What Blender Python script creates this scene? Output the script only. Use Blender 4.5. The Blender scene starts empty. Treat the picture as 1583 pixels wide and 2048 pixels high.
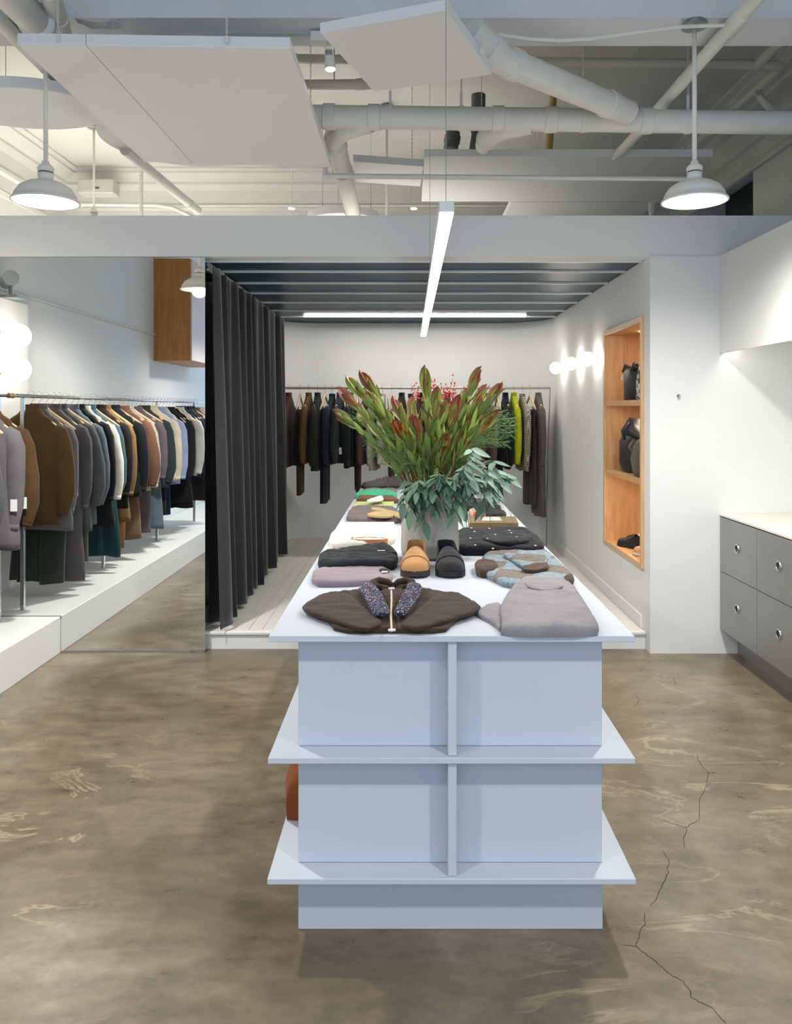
import bpy, math, random
from math import sin, cos, pi, sqrt, radians
from mathutils import Vector, Matrix, Quaternion
from mathutils.geometry import delaunay_2d_cdt
SC = bpy.context.scene
COL = SC.collection

# ---------------------------------------------------------------- camera, light, exposure
F, VX, VY, H = 1560.0, 818.0, 820.0, 1.55       # focal length and vanishing point in pixels of the 1583 x 2048 frame, eye height
cam = bpy.data.cameras.new('camera'); camo = bpy.data.objects.new('camera', cam); COL.objects.link(camo)
camo.location = (0, 0, H); camo.rotation_euler = (pi/2, 0, 0)
cam.sensor_fit = 'VERTICAL'; cam.sensor_height = 36.0; cam.lens = F/2048*36
cam.shift_x = (791.5-VX)/2048; cam.shift_y = (VY-1024)/2048
cam.clip_start = 0.05; cam.clip_end = 60
SC.camera = camo
SC.view_settings.view_transform = 'Standard'; SC.view_settings.look = 'None'
SC.view_settings.gamma = 1.0; SC.view_settings.use_curve_mapping = False
SC.view_settings.exposure = 0.24
SC.cycles.use_denoising = True
SC.cycles.max_bounces = 6; SC.cycles.diffuse_bounces = 3; SC.cycles.light_sampling_threshold = 0.03; SC.cycles.glossy_bounces = 3
SC.cycles.use_adaptive_sampling = True; SC.cycles.adaptive_threshold = 0.06
SC.cycles.sample_clamp_indirect = 4.0
W = bpy.data.worlds.new('world'); SC.world = W; W.use_nodes = True
W.node_tree.nodes['Background'].inputs[0].default_value = (0.62, 0.76, 1.0, 1)
W.node_tree.nodes['Background'].inputs[1].default_value = 0.8
E_DAY, E_LED, E_PEND, E_NICHE, E_SHELF, E_GLOBE, E_UNDER = 58, 46, 37, 60, 60, 16, 5.5
def area(name, loc, rot, sx, sy, energy, col, shape='RECTANGLE'):
    l = bpy.data.lights.new(name, 'AREA'); l.shape = shape; l.size = sx; l.size_y = sy; l.energy = energy; l.color = col
    o = bpy.data.objects.new(name, l); COL.objects.link(o); o.location = loc; o.rotation_euler = rot
    return o
# daylight falling through the shop window behind the camera (the window itself is built below)
day = area('window_daylight', (0.0, -1.72, 2.0), (pi/2, 0, 0), 5.4, 2.9, E_DAY, (0.5, 0.72, 1.0))

# ---------------------------------------------------------------- helpers
def P(px, py, d):
    return Vector(((px-VX)*d/F, d, H+(VY-py)*d/F))
def PZ(px, py, z):
    d = (z-H)*F/(VY-py)
    return P(px, py, d)
def s2l(c): return c/12.92 if c <= 0.04045 else ((c+0.055)/1.055)**2.4
def rgb(r, g, b): return (s2l(r/255), s2l(g/255), s2l(b/255), 1)

class MB:
    def __init__(s): s.v = []; s.f = []
    def add(s, vs, fs):
        n = len(s.v); s.v += [tuple(v) for v in vs]; s.f += [tuple(i+n for i in f) for f in fs]; return s
    def box(s, x0, x1, y0, y1, z0, z1, M=None, b=0.0):
        if b > 0:
            v = []; 
            for (x, sx) in ((x0, 1), (x1, -1)):
                for (y, sy) in ((y0, 1), (y1, -1)):
                    for (z, sz) in ((z0, 1), (z1, -1)):
                        v += [(x+sx*b, y+sy*b, z), (x+sx*b, y, z+sz*b), (x, y+sy*b, z+sz*b)]
            def I(i, j, k, a): return (i*4+j*2+k)*3+a
            f = []
            for k in (0, 1): f.append([I(0,0,k,0), I(1,0,k,0), I(1,1,k,0), I(0,1,k,0)])
            for j in (0, 1): f.append([I(0,j,0,1), I(1,j,0,1), I(1,j,1,1), I(0,j,1,1)])
            for i in (0, 1): f.append([I(i,0,0,2), I(i,1,0,2), I(i,1,1,2), I(i,0,1,2)])
            for j in (0, 1):
                for k in (0, 1): f.append([I(0,j,k,0), I(1,j,k,0), I(1,j,k,1), I(0,j,k,1)])
            for i in (0, 1):
                for k in (0, 1): f.append([I(i,0,k,0), I(i,1,k,0), I(i,1,k,2), I(i,0,k,2)])
            for i in (0, 1):
                for j in (0, 1): f.append([I(i,j,0,1), I(i,j,1,1), I(i,j,1,2), I(i,j,0,2)])
            for i in (0, 1):
                for j in (0, 1):
                    for k in (0, 1): f.append([I(i,j,k,0), I(i,j,k,1), I(i,j,k,2)])
        else:
            v = [(x, y, z) for x in (x0, x1) for y in (y0, y1) for z in (z0, z1)]
            f = [(0,1,3,2), (4,6,7,5), (0,4,5,1), (2,3,7,6), (0,2,6,4), (1,5,7,3)]
        if M is not None: v = [M @ Vector(p) for p in v]
        return s.add(v, f)
    def tube(s, pts, r, n=10, cap=True, flat=1.0, up=None):
        pts = [Vector(p) for p in pts]; m = len(pts)
        rs = r if isinstance(r, (list, tuple)) else [r]*m
        T = []
        for i in range(m):
            a = pts[max(i-1, 0)]; b = pts[min(i+1, m-1)]; t = (b-a); T.append(t.normalized() if t.length > 1e-9 else Vector((0,0,1)))
        u = Vector(up) if up is not None else (Vector((0,0,1)) if abs(T[0].z) < 0.9 else Vector((1,0,0)))
        u = (u-T[0]*u.dot(T[0])).normalized(); vs = []
        for i in range(m):
            u = (u-T[i]*u.dot(T[i])); u = u.normalized() if u.length > 1e-6 else T[i].orthogonal().normalized()
            w = T[i].cross(u)
            for k in range(n):
                a = 2*pi*k/n; vs.append(pts[i]+(u*cos(a)*flat+w*sin(a))*rs[i])
        f = [(i*n+k, i*n+(k+1) % n, (i+1)*n+(k+1) % n, (i+1)*n+k) for i in range(m-1) for k in range(n)]
        if cap: f += [tuple(range(n))[::-1], tuple((m-1)*n+k for k in range(n))]
        return s.add(vs, f)
    def lathe(s, prof, n=32, c=(0,0,0), sx=1, sy=1, M=None, close=False):
        vs = []
        for (r, z) in prof:
            for k in range(n):
                a = 2*pi*k/n; p = Vector((c[0]+r*cos(a)*sx, c[1]+r*sin(a)*sy, c[2]+z)); vs.append(M @ p if M is not None else p)
        m = len(prof)
        f = [(i*n+k, i*n+(k+1) % n, (i+1)*n+(k+1) % n, (i+1)*n+k) for i in range(m-1) for k in range(n)]
        if close: f += [tuple(range(n))[::-1], tuple((m-1)*n+k for k in range(n))]
        return s.add(vs, f)
    def sphere(s, c, r, n=16, m=10, sz=1.0):
        return s.lathe([(max(r*sin(pi*i/m), 1e-4), -r*cos(pi*i/m)*sz) for i in range(m+1)], n, c)
    def rings(s, R, cap=True):
        n = len(R[0]); m = len(R); vs = [p for r in R for p in r]
        f = [(i*n+k, i*n+(k+1) % n, (i+1)*n+(k+1) % n, (i+1)*n+k) for i in range(m-1) for k in range(n)]
        if cap: f += [tuple(range(n))[::-1], tuple((m-1)*n+k for k in range(n))]
        return s.add(vs, f)
    def mesh(s, name, mat=None, smooth=False):
        me = bpy.data.meshes.new(name); me.from_pydata(s.v, [], s.f); me.validate(verbose=False)
        if smooth:
            me.polygons.foreach_set('use_smooth', [True]*len(me.polygons))
        if mat: me.materials.append(mat)
        import bmesh
        bm = bmesh.new(); bm.from_mesh(me); bmesh.ops.recalc_face_normals(bm, faces=bm.faces); bm.to_mesh(me); bm.free()
        return me
    def build(s, name, mat, parent=None, smooth=False, sharp=None):
        me = s.mesh(name, mat, smooth)
        if smooth and sharp is not None: me.set_sharp_from_angle(angle=radians(sharp))
        return link(name, me, parent)
def link(name, data, parent=None, M=None):
    o = bpy.data.objects.new(name, data); COL.objects.link(o)
    if parent is not None:
        o.parent = parent
        L = getloc(parent)
        o.matrix_basis = (Matrix.Translation(-L) @ (M if M is not None else Matrix.Identity(4)))
    elif M is not None: o.matrix_basis = M
    return o
def getloc(o):
    # world location of an un-rotated ancestor chain
    L = Vector(o.location)
    while o.parent is not None:
        o = o.parent; L = L+Vector(o.location)
    return L
def thing(name, label, cat, loc=(0,0,0), group=None):
    o = bpy.data.objects.new(name, None); COL.objects.link(o); o.location = loc; o.empty_display_size = 0.05
    return tag(o, label, cat, group)
def tag(o, label=None, cat=None, group=None, kind=None):
    if label: o['label'] = label
    if cat: o['category'] = cat
    if group: o['group'] = group
    if kind: o['kind'] = kind
    return o
def struct(name, mb, mat, parent=None, smooth=False, sharp=None, label=None):
    o = mb.build(name, mat, parent, smooth, sharp)
    if parent is None: o['kind'] = 'structure'
    if label: o['label'] = label
    return o
ORD = ['first','second','third','fourth','fifth','sixth','seventh','eighth','ninth','tenth','eleventh','twelfth','thirteenth','fourteenth','fifteenth','sixteenth','seventeenth','eighteenth','nineteenth','twentieth']
ORD += ['twenty-'+w for w in ORD[:9]]+['thirtieth']+['thirty-'+w for w in ORD[:9]]+['fortieth']+['forty-'+w for w in ORD[:9]]

# ---------------------------------------------------------------- materials
MATS = {}
def mat(name, col, rough=0.6, metal=0.0, bump=0.0, bscale=200.0, var=0.0, vscale=6.0, spec=0.5, sheen=0.0, coat=0.0):
    if name in MATS: return MATS[name]
    m = bpy.data.materials.new(name); m.use_nodes = True; nt = m.node_tree; b = nt.nodes['Principled BSDF']
    b.inputs['Base Color'].default_value = col; b.inputs['Roughness'].default_value = rough; b.inputs['Metallic'].default_value = metal
    b.inputs['Specular IOR Level'].default_value = spec
    if sheen: b.inputs['Sheen Weight'].default_value = sheen; b.inputs['Sheen Roughness'].default_value = 0.4
    if coat: b.inputs['Coat Weight'].default_value = coat; b.inputs['Coat Roughness'].default_value = 0.1
    tc = nt.nodes.new('ShaderNodeTexCoord')
    if var:
        n = nt.nodes.new('ShaderNodeTexNoise'); n.inputs['Scale'].default_value = vscale; n.inputs['Detail'].default_value = 5
        nt.links.new(tc.outputs['Object'], n.inputs['Vector'])
        mr = nt.nodes.new('ShaderNodeMapRange'); mr.inputs[3].default_value = 1-var; mr.inputs[4].default_value = 1+var
        mr.inputs[1].default_value = 0.25; mr.inputs[2].default_value = 0.75
        nt.links.new(n.outputs['Fac'], mr.inputs[0])
        mx = nt.nodes.new('ShaderNodeMix'); mx.data_type = 'RGBA'; mx.blend_type = 'MULTIPLY'; mx.inputs['Factor'].default_value = 1
        mx.inputs['A'].default_value = col; nt.links.new(mr.outputs[0], mx.inputs['B']); nt.links.new(mx.outputs['Result'], b.inputs['Base Color'])
    if bump:
        n2 = nt.nodes.new('ShaderNodeTexNoise'); n2.inputs['Scale'].default_value = bscale; n2.inputs['Detail'].default_value = 3
        nt.links.new(tc.outputs['Object'], n2.inputs['Vector'])
        bp = nt.nodes.new('ShaderNodeBump'); bp.inputs['Strength'].default_value = bump; bp.inputs['Distance'].default_value = 0.003
        nt.links.new(n2.outputs['Fac'], bp.inputs['Height']); nt.links.new(bp.outputs[0], b.inputs['Normal'])
    MATS[name] = m; return m
def emis(name, col, strength):
    if name in MATS: return MATS[name]
    m = bpy.data.materials.new(name); m.use_nodes = True; nt = m.node_tree; b = nt.nodes['Principled BSDF']
    b.inputs['Base Color'].default_value = (0.8, 0.8, 0.8, 1); b.inputs['Emission Color'].default_value = col; b.inputs['Emission Strength'].default_value = strength
    MATS[name] = m; return m
def fabric(r, g, b, kind='wool'):
    key = 'fabric_%d_%d_%d_%s' % (r, g, b, kind)
    bs = {'wool': 260, 'knit': 160, 'cotton': 500, 'velvet': 300}[kind]
    return mat(key, rgb(r, g, b), 0.92 if kind != 'velvet' else 0.8, bump=0.5, bscale=bs, var=0.16, vscale=9, spec=0.2, sheen=0.12 if kind != 'velvet' else 0.35)
def wood(name, c1, c2, scale=(1, 1, 0.12), rough=0.45):
    if name in MATS: return MATS[name]
    m = bpy.data.materials.new(name); m.use_nodes = True; nt = m.node_tree; b = nt.nodes['Principled BSDF']; b.inputs['Roughness'].default_value = rough
    tc = nt.nodes.new('ShaderNodeTexCoord'); mp = nt.nodes.new('ShaderNodeMapping'); mp.inputs['Scale'].default_value = scale
    nt.links.new(tc.outputs['Object'], mp.inputs['Vector'])
    n = nt.nodes.new('ShaderNodeTexNoise'); n.inputs['Scale'].default_value = 42; n.inputs['Detail'].default_value = 6; n.inputs['Distortion'].default_value = 0.3
    nt.links.new(mp.outputs[0], n.inputs['Vector'])
    cr = nt.nodes.new('ShaderNodeValToRGB'); cr.color_ramp.elements[0].color = c1; cr.color_ramp.elements[1].color = c2
    cr.color_ramp.elements[0].position = 0.3; cr.color_ramp.elements[1].position = 0.7
    nt.links.new(n.outputs['Fac'], cr.inputs[0]); nt.links.new(cr.outputs[0], b.inputs['Base Color'])
    MATS[name] = m; return m
M_wall = mat('white_wall_paint', rgb(232, 232, 228), 0.75, bump=0.05, bscale=90)
M_plaster = mat('old_plaster_paint', rgb(222, 221, 213), 0.8, bump=0.25, bscale=25, var=0.05, vscale=3)
M_beam = mat('beam_plaster_paint', rgb(222, 224, 224), 0.8, bump=0.3, bscale=14, var=0.05, vscale=4)
M_pipe = mat('painted_pipe', rgb(228, 226, 216), 0.5, bump=0.12, bscale=60, var=0.05, vscale=12)
M_panel = mat('acoustic_panel', rgb(242, 241, 238), 0.9, bump=0.1, bscale=300)
M_table = mat('white_table_laminate', rgb(194, 200, 209), 0.5, bump=0.04, bscale=400)
M_plat = mat('white_platform_paint', rgb(232, 232, 227), 0.5, bump=0.05, bscale=60)
M_plank = mat('white_plank_paint', rgb(230, 228, 218), 0.42, bump=0.1, bscale=40, var=0.03)
M_teal = mat('teal_gloss_paint', rgb(30, 64, 78), 0.4, var=0.1, vscale=2, bump=0.06, bscale=5, spec=0.2)
M_alu = mat('aluminium', rgb(205, 208, 210), 0.35, metal=0.7)
M_steel = mat('brushed_steel', rgb(160, 161, 158), 0.42, metal=0.8, bump=0.04, bscale=300, var=0.06, vscale=4)
M_steel2 = mat('polished_steel', rgb(200, 200, 200), 0.2, metal=1.0)
M_dark = mat('dark_gap', rgb(18, 18, 18), 0.8)
M_oak = wood('oak', rgb(222, 176, 124), rgb(202, 150, 98))
M_oak2 = wood('oak_light', rgb(222, 190, 148), rgb(205, 170, 124))
M_oakh = wood('oak_orange', rgb(190, 132, 70), rgb(165, 108, 52), (1, 1, 0.08))
M_hanger = wood('beech_hanger', rgb(232, 200, 156), rgb(220, 184, 138), (3, 3, 3))
M_enamel = mat("white_enamel", rgb(242, 238, 226), 0.3)
M_black = mat('black_rubber', rgb(22, 22, 22), 0.6)
M_white = mat('white_paper', rgb(238, 238, 236), 0.7)
mm = bpy.data.materials.new('mirror_glass'); mm.use_nodes = True; MATS['mirror'] = mm
b = mm.node_tree.nodes['Principled BSDF']; b.inputs['Metallic'].default_value = 1; b.inputs['Roughness'].default_value = 0.0; b.inputs['Base Color'].default_value = (0.9, 0.93, 0.92, 1)
M_mirror = mm
mg = bpy.data.materials.new('window_glass'); mg.use_nodes = True; nt = mg.node_tree; nt.nodes.remove(nt.nodes['Principled BSDF'])
t = nt.nodes.new('ShaderNodeBsdfTransparent'); g = nt.nodes.new('ShaderNodeBsdfGlossy'); g.inputs['Roughness'].default_value = 0.02; mx = nt.nodes.new('ShaderNodeMixShader'); mx.inputs[0].default_value = 0.06
nt.links.new(t.outputs[0], mx.inputs[1]); nt.links.new(g.outputs[0], mx.inputs[2]); nt.links.new(mx.outputs[0], nt.nodes['Material Output'].inputs[0]); M_glass = mg

def floor_material():
    m = bpy.data.materials.new('polished_concrete'); m.use_nodes = True; nt = m.node_tree; b = nt.nodes['Principled BSDF']; L = nt.links.new
    tc = nt.nodes.new('ShaderNodeTexCoord')
    def noise(sc, det, dist=0.0, scl=(1,1,1)):
        mp = nt.nodes.new('ShaderNodeMapping'); mp.inputs['Scale'].default_value = scl; mp.inputs['Location'].default_value = (.37, .21, .53); L(tc.outputs['Object'], mp.inputs['Vector'])
        n = nt.nodes.new('ShaderNodeTexNoise'); n.inputs['Scale'].default_value = sc; n.inputs['Detail'].default_value = det; n.inputs['Distortion'].default_value = dist
        n.inputs['Roughness'].default_value = 0.62; L(mp.outputs[0], n.inputs['Vector']); return n
    def ramp(src, stops):
        r = nt.nodes.new('ShaderNodeValToRGB'); e = r.color_ramp.elements
        while len(e) < len(stops): e.new(0.5)
        for i, (p, c) in enumerate(stops): e[i].position = p; e[i].color = c
        L(src, r.inputs[0]); return r
    def mix(f, a, bb, mode='MIX'):
        x = nt.nodes.new('ShaderNodeMix'); x.data_type = 'RGBA'; x.blend_type = mode
        if isinstance(f, float): x.inputs['Factor'].default_value = f
        else: L(f, x.inputs['Factor'])
        L(a, x.inputs['A']); L(bb, x.inputs['B']); return x.outputs['Result']
    n1 = noise(1.1, 6, 0.6); n2 = noise(5.5, 6, 0.0, (1, 2.2, 1)); n3 = noise(1.3, 6, 1.4, (1, 2.2, 1)); n4 = noise(40, 6)
    base = ramp(n1.outputs['Fac'], [(0.3, rgb(93, 81, 62)), (0.5, rgb(121, 108, 88)), (0.7, rgb(147, 135, 116))])
    fine = ramp(n2.outputs['Fac'], [(0.3, (0.72, 0.72, 0.72, 1)), (0.7, (1.2, 1.2, 1.2, 1))])
    c = mix(1.0, base.outputs[0], fine.outputs[0], 'MULTIPLY')
    grain = ramp(n4.outputs['Fac'], [(0.3, (0.9, 0.9, 0.9, 1)), (0.7, (1.08, 1.08, 1.08, 1))])
    c = mix(1.0, c, grain.outputs[0], 'MULTIPLY')
    # pale trowel streaks where a distorted noise crosses a narrow band
    st = ramp(n3.outputs['Fac'], [(0.0, (0,0,0,1)), (0.53, (0,0,0,1)), (0.553, (1,1,1,1)), (0.57, (0,0,0,1))])
    msk = ramp(noise(0.9, 3).outputs['Fac'], [(0.52, (0,0,0,1)), (0.64, (0.5,0.5,0.5,1))])
    k = mix(1.0, st.outputs[0], msk.outputs[0], 'MULTIPLY')
    pale = nt.nodes.new('ShaderNodeRGB'); pale.outputs[0].default_value = rgb(196, 180, 148)
    c = mix(k, c, pale.outputs[0])
    L(c, b.inputs['Base Color'])
    rr = nt.nodes.new('ShaderNodeMapRange'); rr.inputs[3].default_value = 0.2; rr.inputs[4].default_value = 0.42; L(n2.outputs['Fac'], rr.inputs[0]); L(rr.outputs[0], b.inputs['Roughness'])
    b.inputs['Specular IOR Level'].default_value = 0.5
    bp = nt.nodes.new('ShaderNodeBump'); bp.inputs['Strength'].default_value = 0.05; bp.inputs['Distance'].default_value = 0.01; L(n2.outputs['Fac'], bp.inputs['Height']); L(bp.outputs[0], b.inputs['Normal'])
    return m
M_floor = floor_material()
# ---------------------------------------------------------------- room shell
XL, XR, YF, YM, YB = -2.95, 3.0, -1.6, 4.985, 8.95
ZC, ZH, ZN = 4.25, 2.79, 2.53         # ceiling, header top, niche ceiling
XN0, XN1 = -1.302, 1.532              # niche opening
ZP = 0.114                            # niche platform
fl = struct('floor', MB().box(-4.1, 3.2, YF-0.1, 9.1, -0.1, 0), M_floor)
struct('ceiling', MB().box(-4.1, 3.2, YF-0.1, 9.1, ZC, ZC+0.1), M_plaster)
struct('wall_left', MB().box(XL-0.1, XL, YF, 5.0, 0, ZC), M_wall)
struct('wall_right', MB().box(XR, XR+0.1, YF, 6.81, 0, ZC).box(XR, XR+0.1, 6.81, 8.3, 3.8, ZC).box(XR, XR+0.1, 8.3, YB, 0, ZC).box(XR+0.45, XR+0.5, 6.7, 8.4, 2.4, 3.9).box(XR+0.1, XR+0.5, 6.7, 6.81, 2.4, 3.9).box(XR+0.1, XR+0.5, 8.3, 8.4, 2.4, 3.9).box(XR+0.1, XR+0.5, 6.7, 8.4, 3.8, 3.9).box(XR, XR+0.1, 6.81, 8.3, 0, 2.4), M_plaster)
struct('wall_rear', MB().box(-4.08, XR+0.1, YB, YB+0.1, 0, ZC), M_plaster)
struct('wall_upper_left', MB().box(-4.08, -3.98, 5.0, YB, 0, ZC).box(-4.08, XL-0.1, 4.9, 5.0, 0, ZC), M_plaster)
struct('wall_mirror', MB().box(XL, XN0-0.075, 5.0, 5.12, 0, ZN), M_wall)
struct('wall_header', MB().box(-3.98, XR, 4.975, 5.12, ZN, ZH), M_wall)
struct('wall_pier', MB().box(XN1, 2.75, 4.965, 5.12, 0, ZN), M_wall)
# dark window in the upper right wall, its recess closed by a dark sheet
w = struct('window_2', MB().box(XR+0.36, XR+0.38, 6.82, 8.29, 2.42, 3.79), mat('dark_window_fill', rgb(40, 46, 48), 0.4))
struct('window_frame', MB().box(XR+0.34, XR+0.36, 7.5, 7.56, 2.42, 3.79).box(XR+0.34, XR+0.36, 6.82, 8.29, 3.1, 3.15), M_plaster, w)
# street front behind the camera: stall riser, posts, panes
fw = struct('wall_front', MB().box(XL, XR, YF-0.1, YF, 0, 0.5).box(XL, XR, YF-0.1, YF, 3.5, ZC).box(XL, -2.75, YF-0.1, YF, 0.5, 3.5).box(2.75, XR, YF-0.1, YF, 0.5, 3.5), M_wall)
win = struct('window_1', MB().box(-2.75, 2.75, YF-0.06, YF-0.02, 0.5, 0.56).box(-2.75, 2.75, YF-0.06, YF-0.02, 3.44, 3.5), M_alu)
for x in (-2.75, -0.95, 0.9, 2.69): struct('window_frame', MB().box(x, x+0.06, YF-0.06, YF-0.02, 0.56, 3.44), M_alu, win)
for x0, x1 in ((-2.69, -0.95), (-0.89, 0.9), (0.96, 2.69)): struct('pane', MB().box(x0, x1, YF-0.042, YF-0.038, 0.56, 3.44), M_glass, win)
# plaster beam
struct('trim_1', MB().box(-3.98, XR, 3.62, 3.9, 3.37, ZC), M_beam, label='wide white plaster ceiling beam with peeling edge')
mb = MB(); random.seed(4)
pts = [(150, 38), (175, 44), (200, 47), (222, 44), (240, 40), (250, 42), (246, 56), (228, 60), (205, 58), (185, 60), (170, 52), (158, 48)]
c = [P(x, y, 3.618) for x, y in pts]
top = [Vector((p.x, 3.612+random.uniform(-.004, .004), p.z+0.0)) for p in c]
cen = sum(top, Vector())/len(top); mb.add(top+[cen+Vector((0, -0.006, 0))], [(i, (i+1) % len(top), len(top)) for i in range(len(top))])
o = mb.build('broken_plaster', mat('bare_plaster', rgb(168, 162, 154), 0.95, bump=1.0, bscale=60, var=0.25, vscale=30)); tag(o, 'grey patch of broken plaster on the ceiling beam', 'plaster')
# crown mouldings of the old room
def moulding(name, a, bpt, n):
    a, bpt, n = Vector(a), Vector(bpt), Vector(n)
    prof = [(0, -0.62), (0.03, -0.62), (0.035, -0.57), (0.02, -0.55), (0.02, -0.42), (0.055, -0.40), (0.055, -0.36), (0.03, -0.34), (0.05, -0.2), (0.1, -0.14), (0.1, -0.11), (0.16, -0.09), (0.24, -0.05), (0.24, -0.03), (0.3, -0.02), (0.3, 0)]
    mb = MB(); k = len(prof)
    vs = [a+n*u+Vector((0,0,z)) for u, z in prof]+[bpt+n*u+Vector((0,0,z)) for u, z in prof]
    mb.add(vs, [(i, i+1, k+i+1, k+i) for i in range(k-1)])
    return struct(name, mb, M_plaster)
moulding('trim_2', (-3.98, 5.13, ZC), (-3.98, YB, ZC), (1, 0, 0))
moulding('trim_3', (-3.98, YB, ZC), (XR, YB, ZC), (0, -1, 0))
moulding('trim_4', (XR, 3.9, ZC), (XR, YB, ZC), (-1, 0, 0))

# niche: curved back and side wall with an opening for the oak shelf box
path = [(XN1, 5.12), (XN1, 5.095), (XN1, 6.09), (XN1, 8.25)]
path = [(XN1, 5.12), (XN1, 6.09), (XN1, 8.25)]
SB = (5.12, 6.09, 0.52, 2.155)
R = 0.55
for i in range(1, 13): a = pi/2*i/12; path.append((XN1-R+R*cos(a), 8.25+R*sin(a)))
path.append((-1.0, 8.8))
for i in range(1, 13): a = pi/2*i/12; path.append((-1.0-R*sin(a), 8.25+R*cos(a)))
path.append((-1.55, 5.12))
mb = MB()
for i in range(len(path)-1):
    (xa, ya), (xb, yb) = path[i], path[i+1]
    for z0, z1 in ([(0, SB[2]), (SB[3], ZN)] if i == 0 else [(0, ZN)]):
        mb.add([(xa, ya, z0), (xb, yb, z0), (xb, yb, z1), (xa, ya, z1)], [(0, 1, 2, 3)])
struct('wall_niche', mb, M_wall, smooth=True, sharp=50)
# niche ceiling: teal boards between bright aluminium strips
M_enamel2 = mat('white_strip_gloss', rgb(225, 228, 228), 0.3)
nc = struct('ceiling_niche', MB().box(-1.56, 1.56, 5.12, 8.82, ZN+0.03, ZN+0.07), M_teal)
ys = [5.12, 5.5, 6.0, 6.52, 7.08, 7.66, 8.15, 8.8]
for i in range(7):
    struct('ceiling_board', MB().box(-1.55, 1.53, ys[i]+0.012, ys[i+1]-0.012, ZN+0.002, ZN+0.03, b=0.002), M_teal, nc)
    struct('ceiling_strip', MB().box(-1.54, 1.525, ys[i]-0.009, ys[i]+0.009, ZN-0.013, ZN+0.012, b=0.002), M_enamel2, nc)
struct('ceiling_bounce_board', MB().box(-3.9, XR-0.05, 5.125, 8.94, 2.62, 2.66), M_wall)  # unseen white board added to bounce lamp light up onto ceiling and panels
# painted plank platform in the niche, notched around the display table
pl = struct('floor_platform', MB().box(XN0-0.2, XN1-0.002, 5.075, 8.79, 0.0, ZP-0.02), M_plat)
struct('riser', MB().box(XN0-0.075, XN1-0.002, 5.06, 5.075, 0.0, ZP-0.018), M_plat, pl)
struct('nosing', MB().box(XN0-0.075, XN1-0.002, 5.045, 5.09, ZP-0.02, ZP+0.0015, b=0.004), M_plat, pl)
x = XN0-0.1; random.seed(2)
while x < XN1-0.01:
    x1 = min(x+0.088, XN1-0.002); y0 = 5.09
    cuts = [5.09, random.uniform(6.0, 7.8), 8.795]
    for k in range(2): struct('plank', MB().box(x+0.0013, x1-0.0013, cuts[k]+0.001, cuts[k+1]-0.001, ZP-0.02, ZP+random.uniform(-.0012, .0012), b=0.002), M_plank, pl)
    x = x1
struct('baseboard_niche', MB().box(XN1-0.014, XN1, 5.13, 8.2, ZP, ZP+0.09, b=0.003), M_wall)
# clothes platform along the left wall
pf = MB().box(XL+0.004, -2.226, YF, 4.98, 0, 0.232, b=0.003).build('platform', M_plat); tag(pf, 'long low white platform under the wall clothes rack', 'platform')
# mirror with a corner cut out over the platform
mb = MB(); out = [(-2.222, 0.012), (XN0-0.002, 0.012), (XN0-0.002, ZN-0.003), (XL+0.003, ZN-0.003), (XL+0.003, 0.235), (-2.222, 0.235)]
mb.add([(x, YM, z) for x, z in out]+[(x, YM+0.012, z) for x, z in out], [tuple(range(6)), tuple(range(6, 12))[::-1]]+[(i, (i+1) % 6, 6+(i+1) % 6, 6+i) for i in range(6)])
mr = thing('mirror', 'large frameless wall mirror reflecting the clothes rack', 'mirror', (-2.1, YM, 0))
mb.build('glass', M_mirror, mr); MB().box(-2.222, XN0-0.002, YM-0.006, YM+0.012, 0.0, 0.011).build('bottom_channel', M_steel, mr); MB().box(-1.40, XN0-0.002, YM-0.012, YM-0.006, 0.0, 0.012).build('clip', M_steel2, mr)

# ---------------------------------------------------------------- right side: steel drawers, counter, soffit
XC = 1.975
cab = thing('drawer_cabinet', 'low brushed steel cabinet with ring pull drawers under the counter', 'cabinet', (2.3, 4.0, 0))
MB().box(XC+0.02, 2.74, 2.3, 4.962, 0.158, 0.872).build('body', M_dark, cab)
MB().box(2.087, 2.74, 2.3, 4.96, 0.0, 0.157).build('toe_kick', M_steel, cab)
ring = MB(); 
prof = [(0.019, -0.016), (0.0195, 0.005), (0.0235, 0.008), (0.028, 0.007), (0.0295, 0.0)]
MR = Matrix.Translation((0,0,0)) @ Matrix.Rotation(-pi/2, 4, 'Y')
rme = MB().lathe(prof, 24, M=MR).mesh('pull_ring', M_steel2, True)
cup = MB().lathe([(0.0194, 0.0045), (0.018, 0.0008), (0.0001, 0.0006)], 20, M=MR).mesh('pull_cup', mat('dark_steel', rgb(70, 68, 62), 0.4, metal=0.7), True)
ye = [4.962, 4.436, 3.902, 3.368, 2.834, 2.3]
for i in range(5):
    for z0, z1 in ((0.16, 0.525), (0.529, 0.872)):
        dr = MB().box(XC, XC+0.02, ye[i+1]+0.0015, ye[i]-0.0015, z0, z1, b=0.001).build('drawer', M_steel, cab)
        c = Vector((XC-0.0005, (ye[i]+ye[i+1])/2, 0.715 if z0 > 0.5 else 0.351))
        link('pull_ring', rme, dr, Matrix.Translation(c)); link('pull_cup', cup, dr, Matrix.Translation(c))
ct = MB().box(XC-0.002, 2.76, 2.3, 4.963, 0.878, 0.892, b=0.002).build('counter_top', mat('pale_counter', rgb(226, 222, 208), 0.35)); tag(ct, 'pale smooth counter top over the steel drawers', 'counter')
struct('wall_counter', MB().box(2.75, XR, 2.3, 5.12, 0, ZN), M_wall)
sf = struct('wall_soffit', MB().box(XC, 2.75, 2.3, 4.964, 1.975, ZN).box(XC, XC+0.018, 2.3, 4.964, 1.91, 1.975), M_wall)
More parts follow.
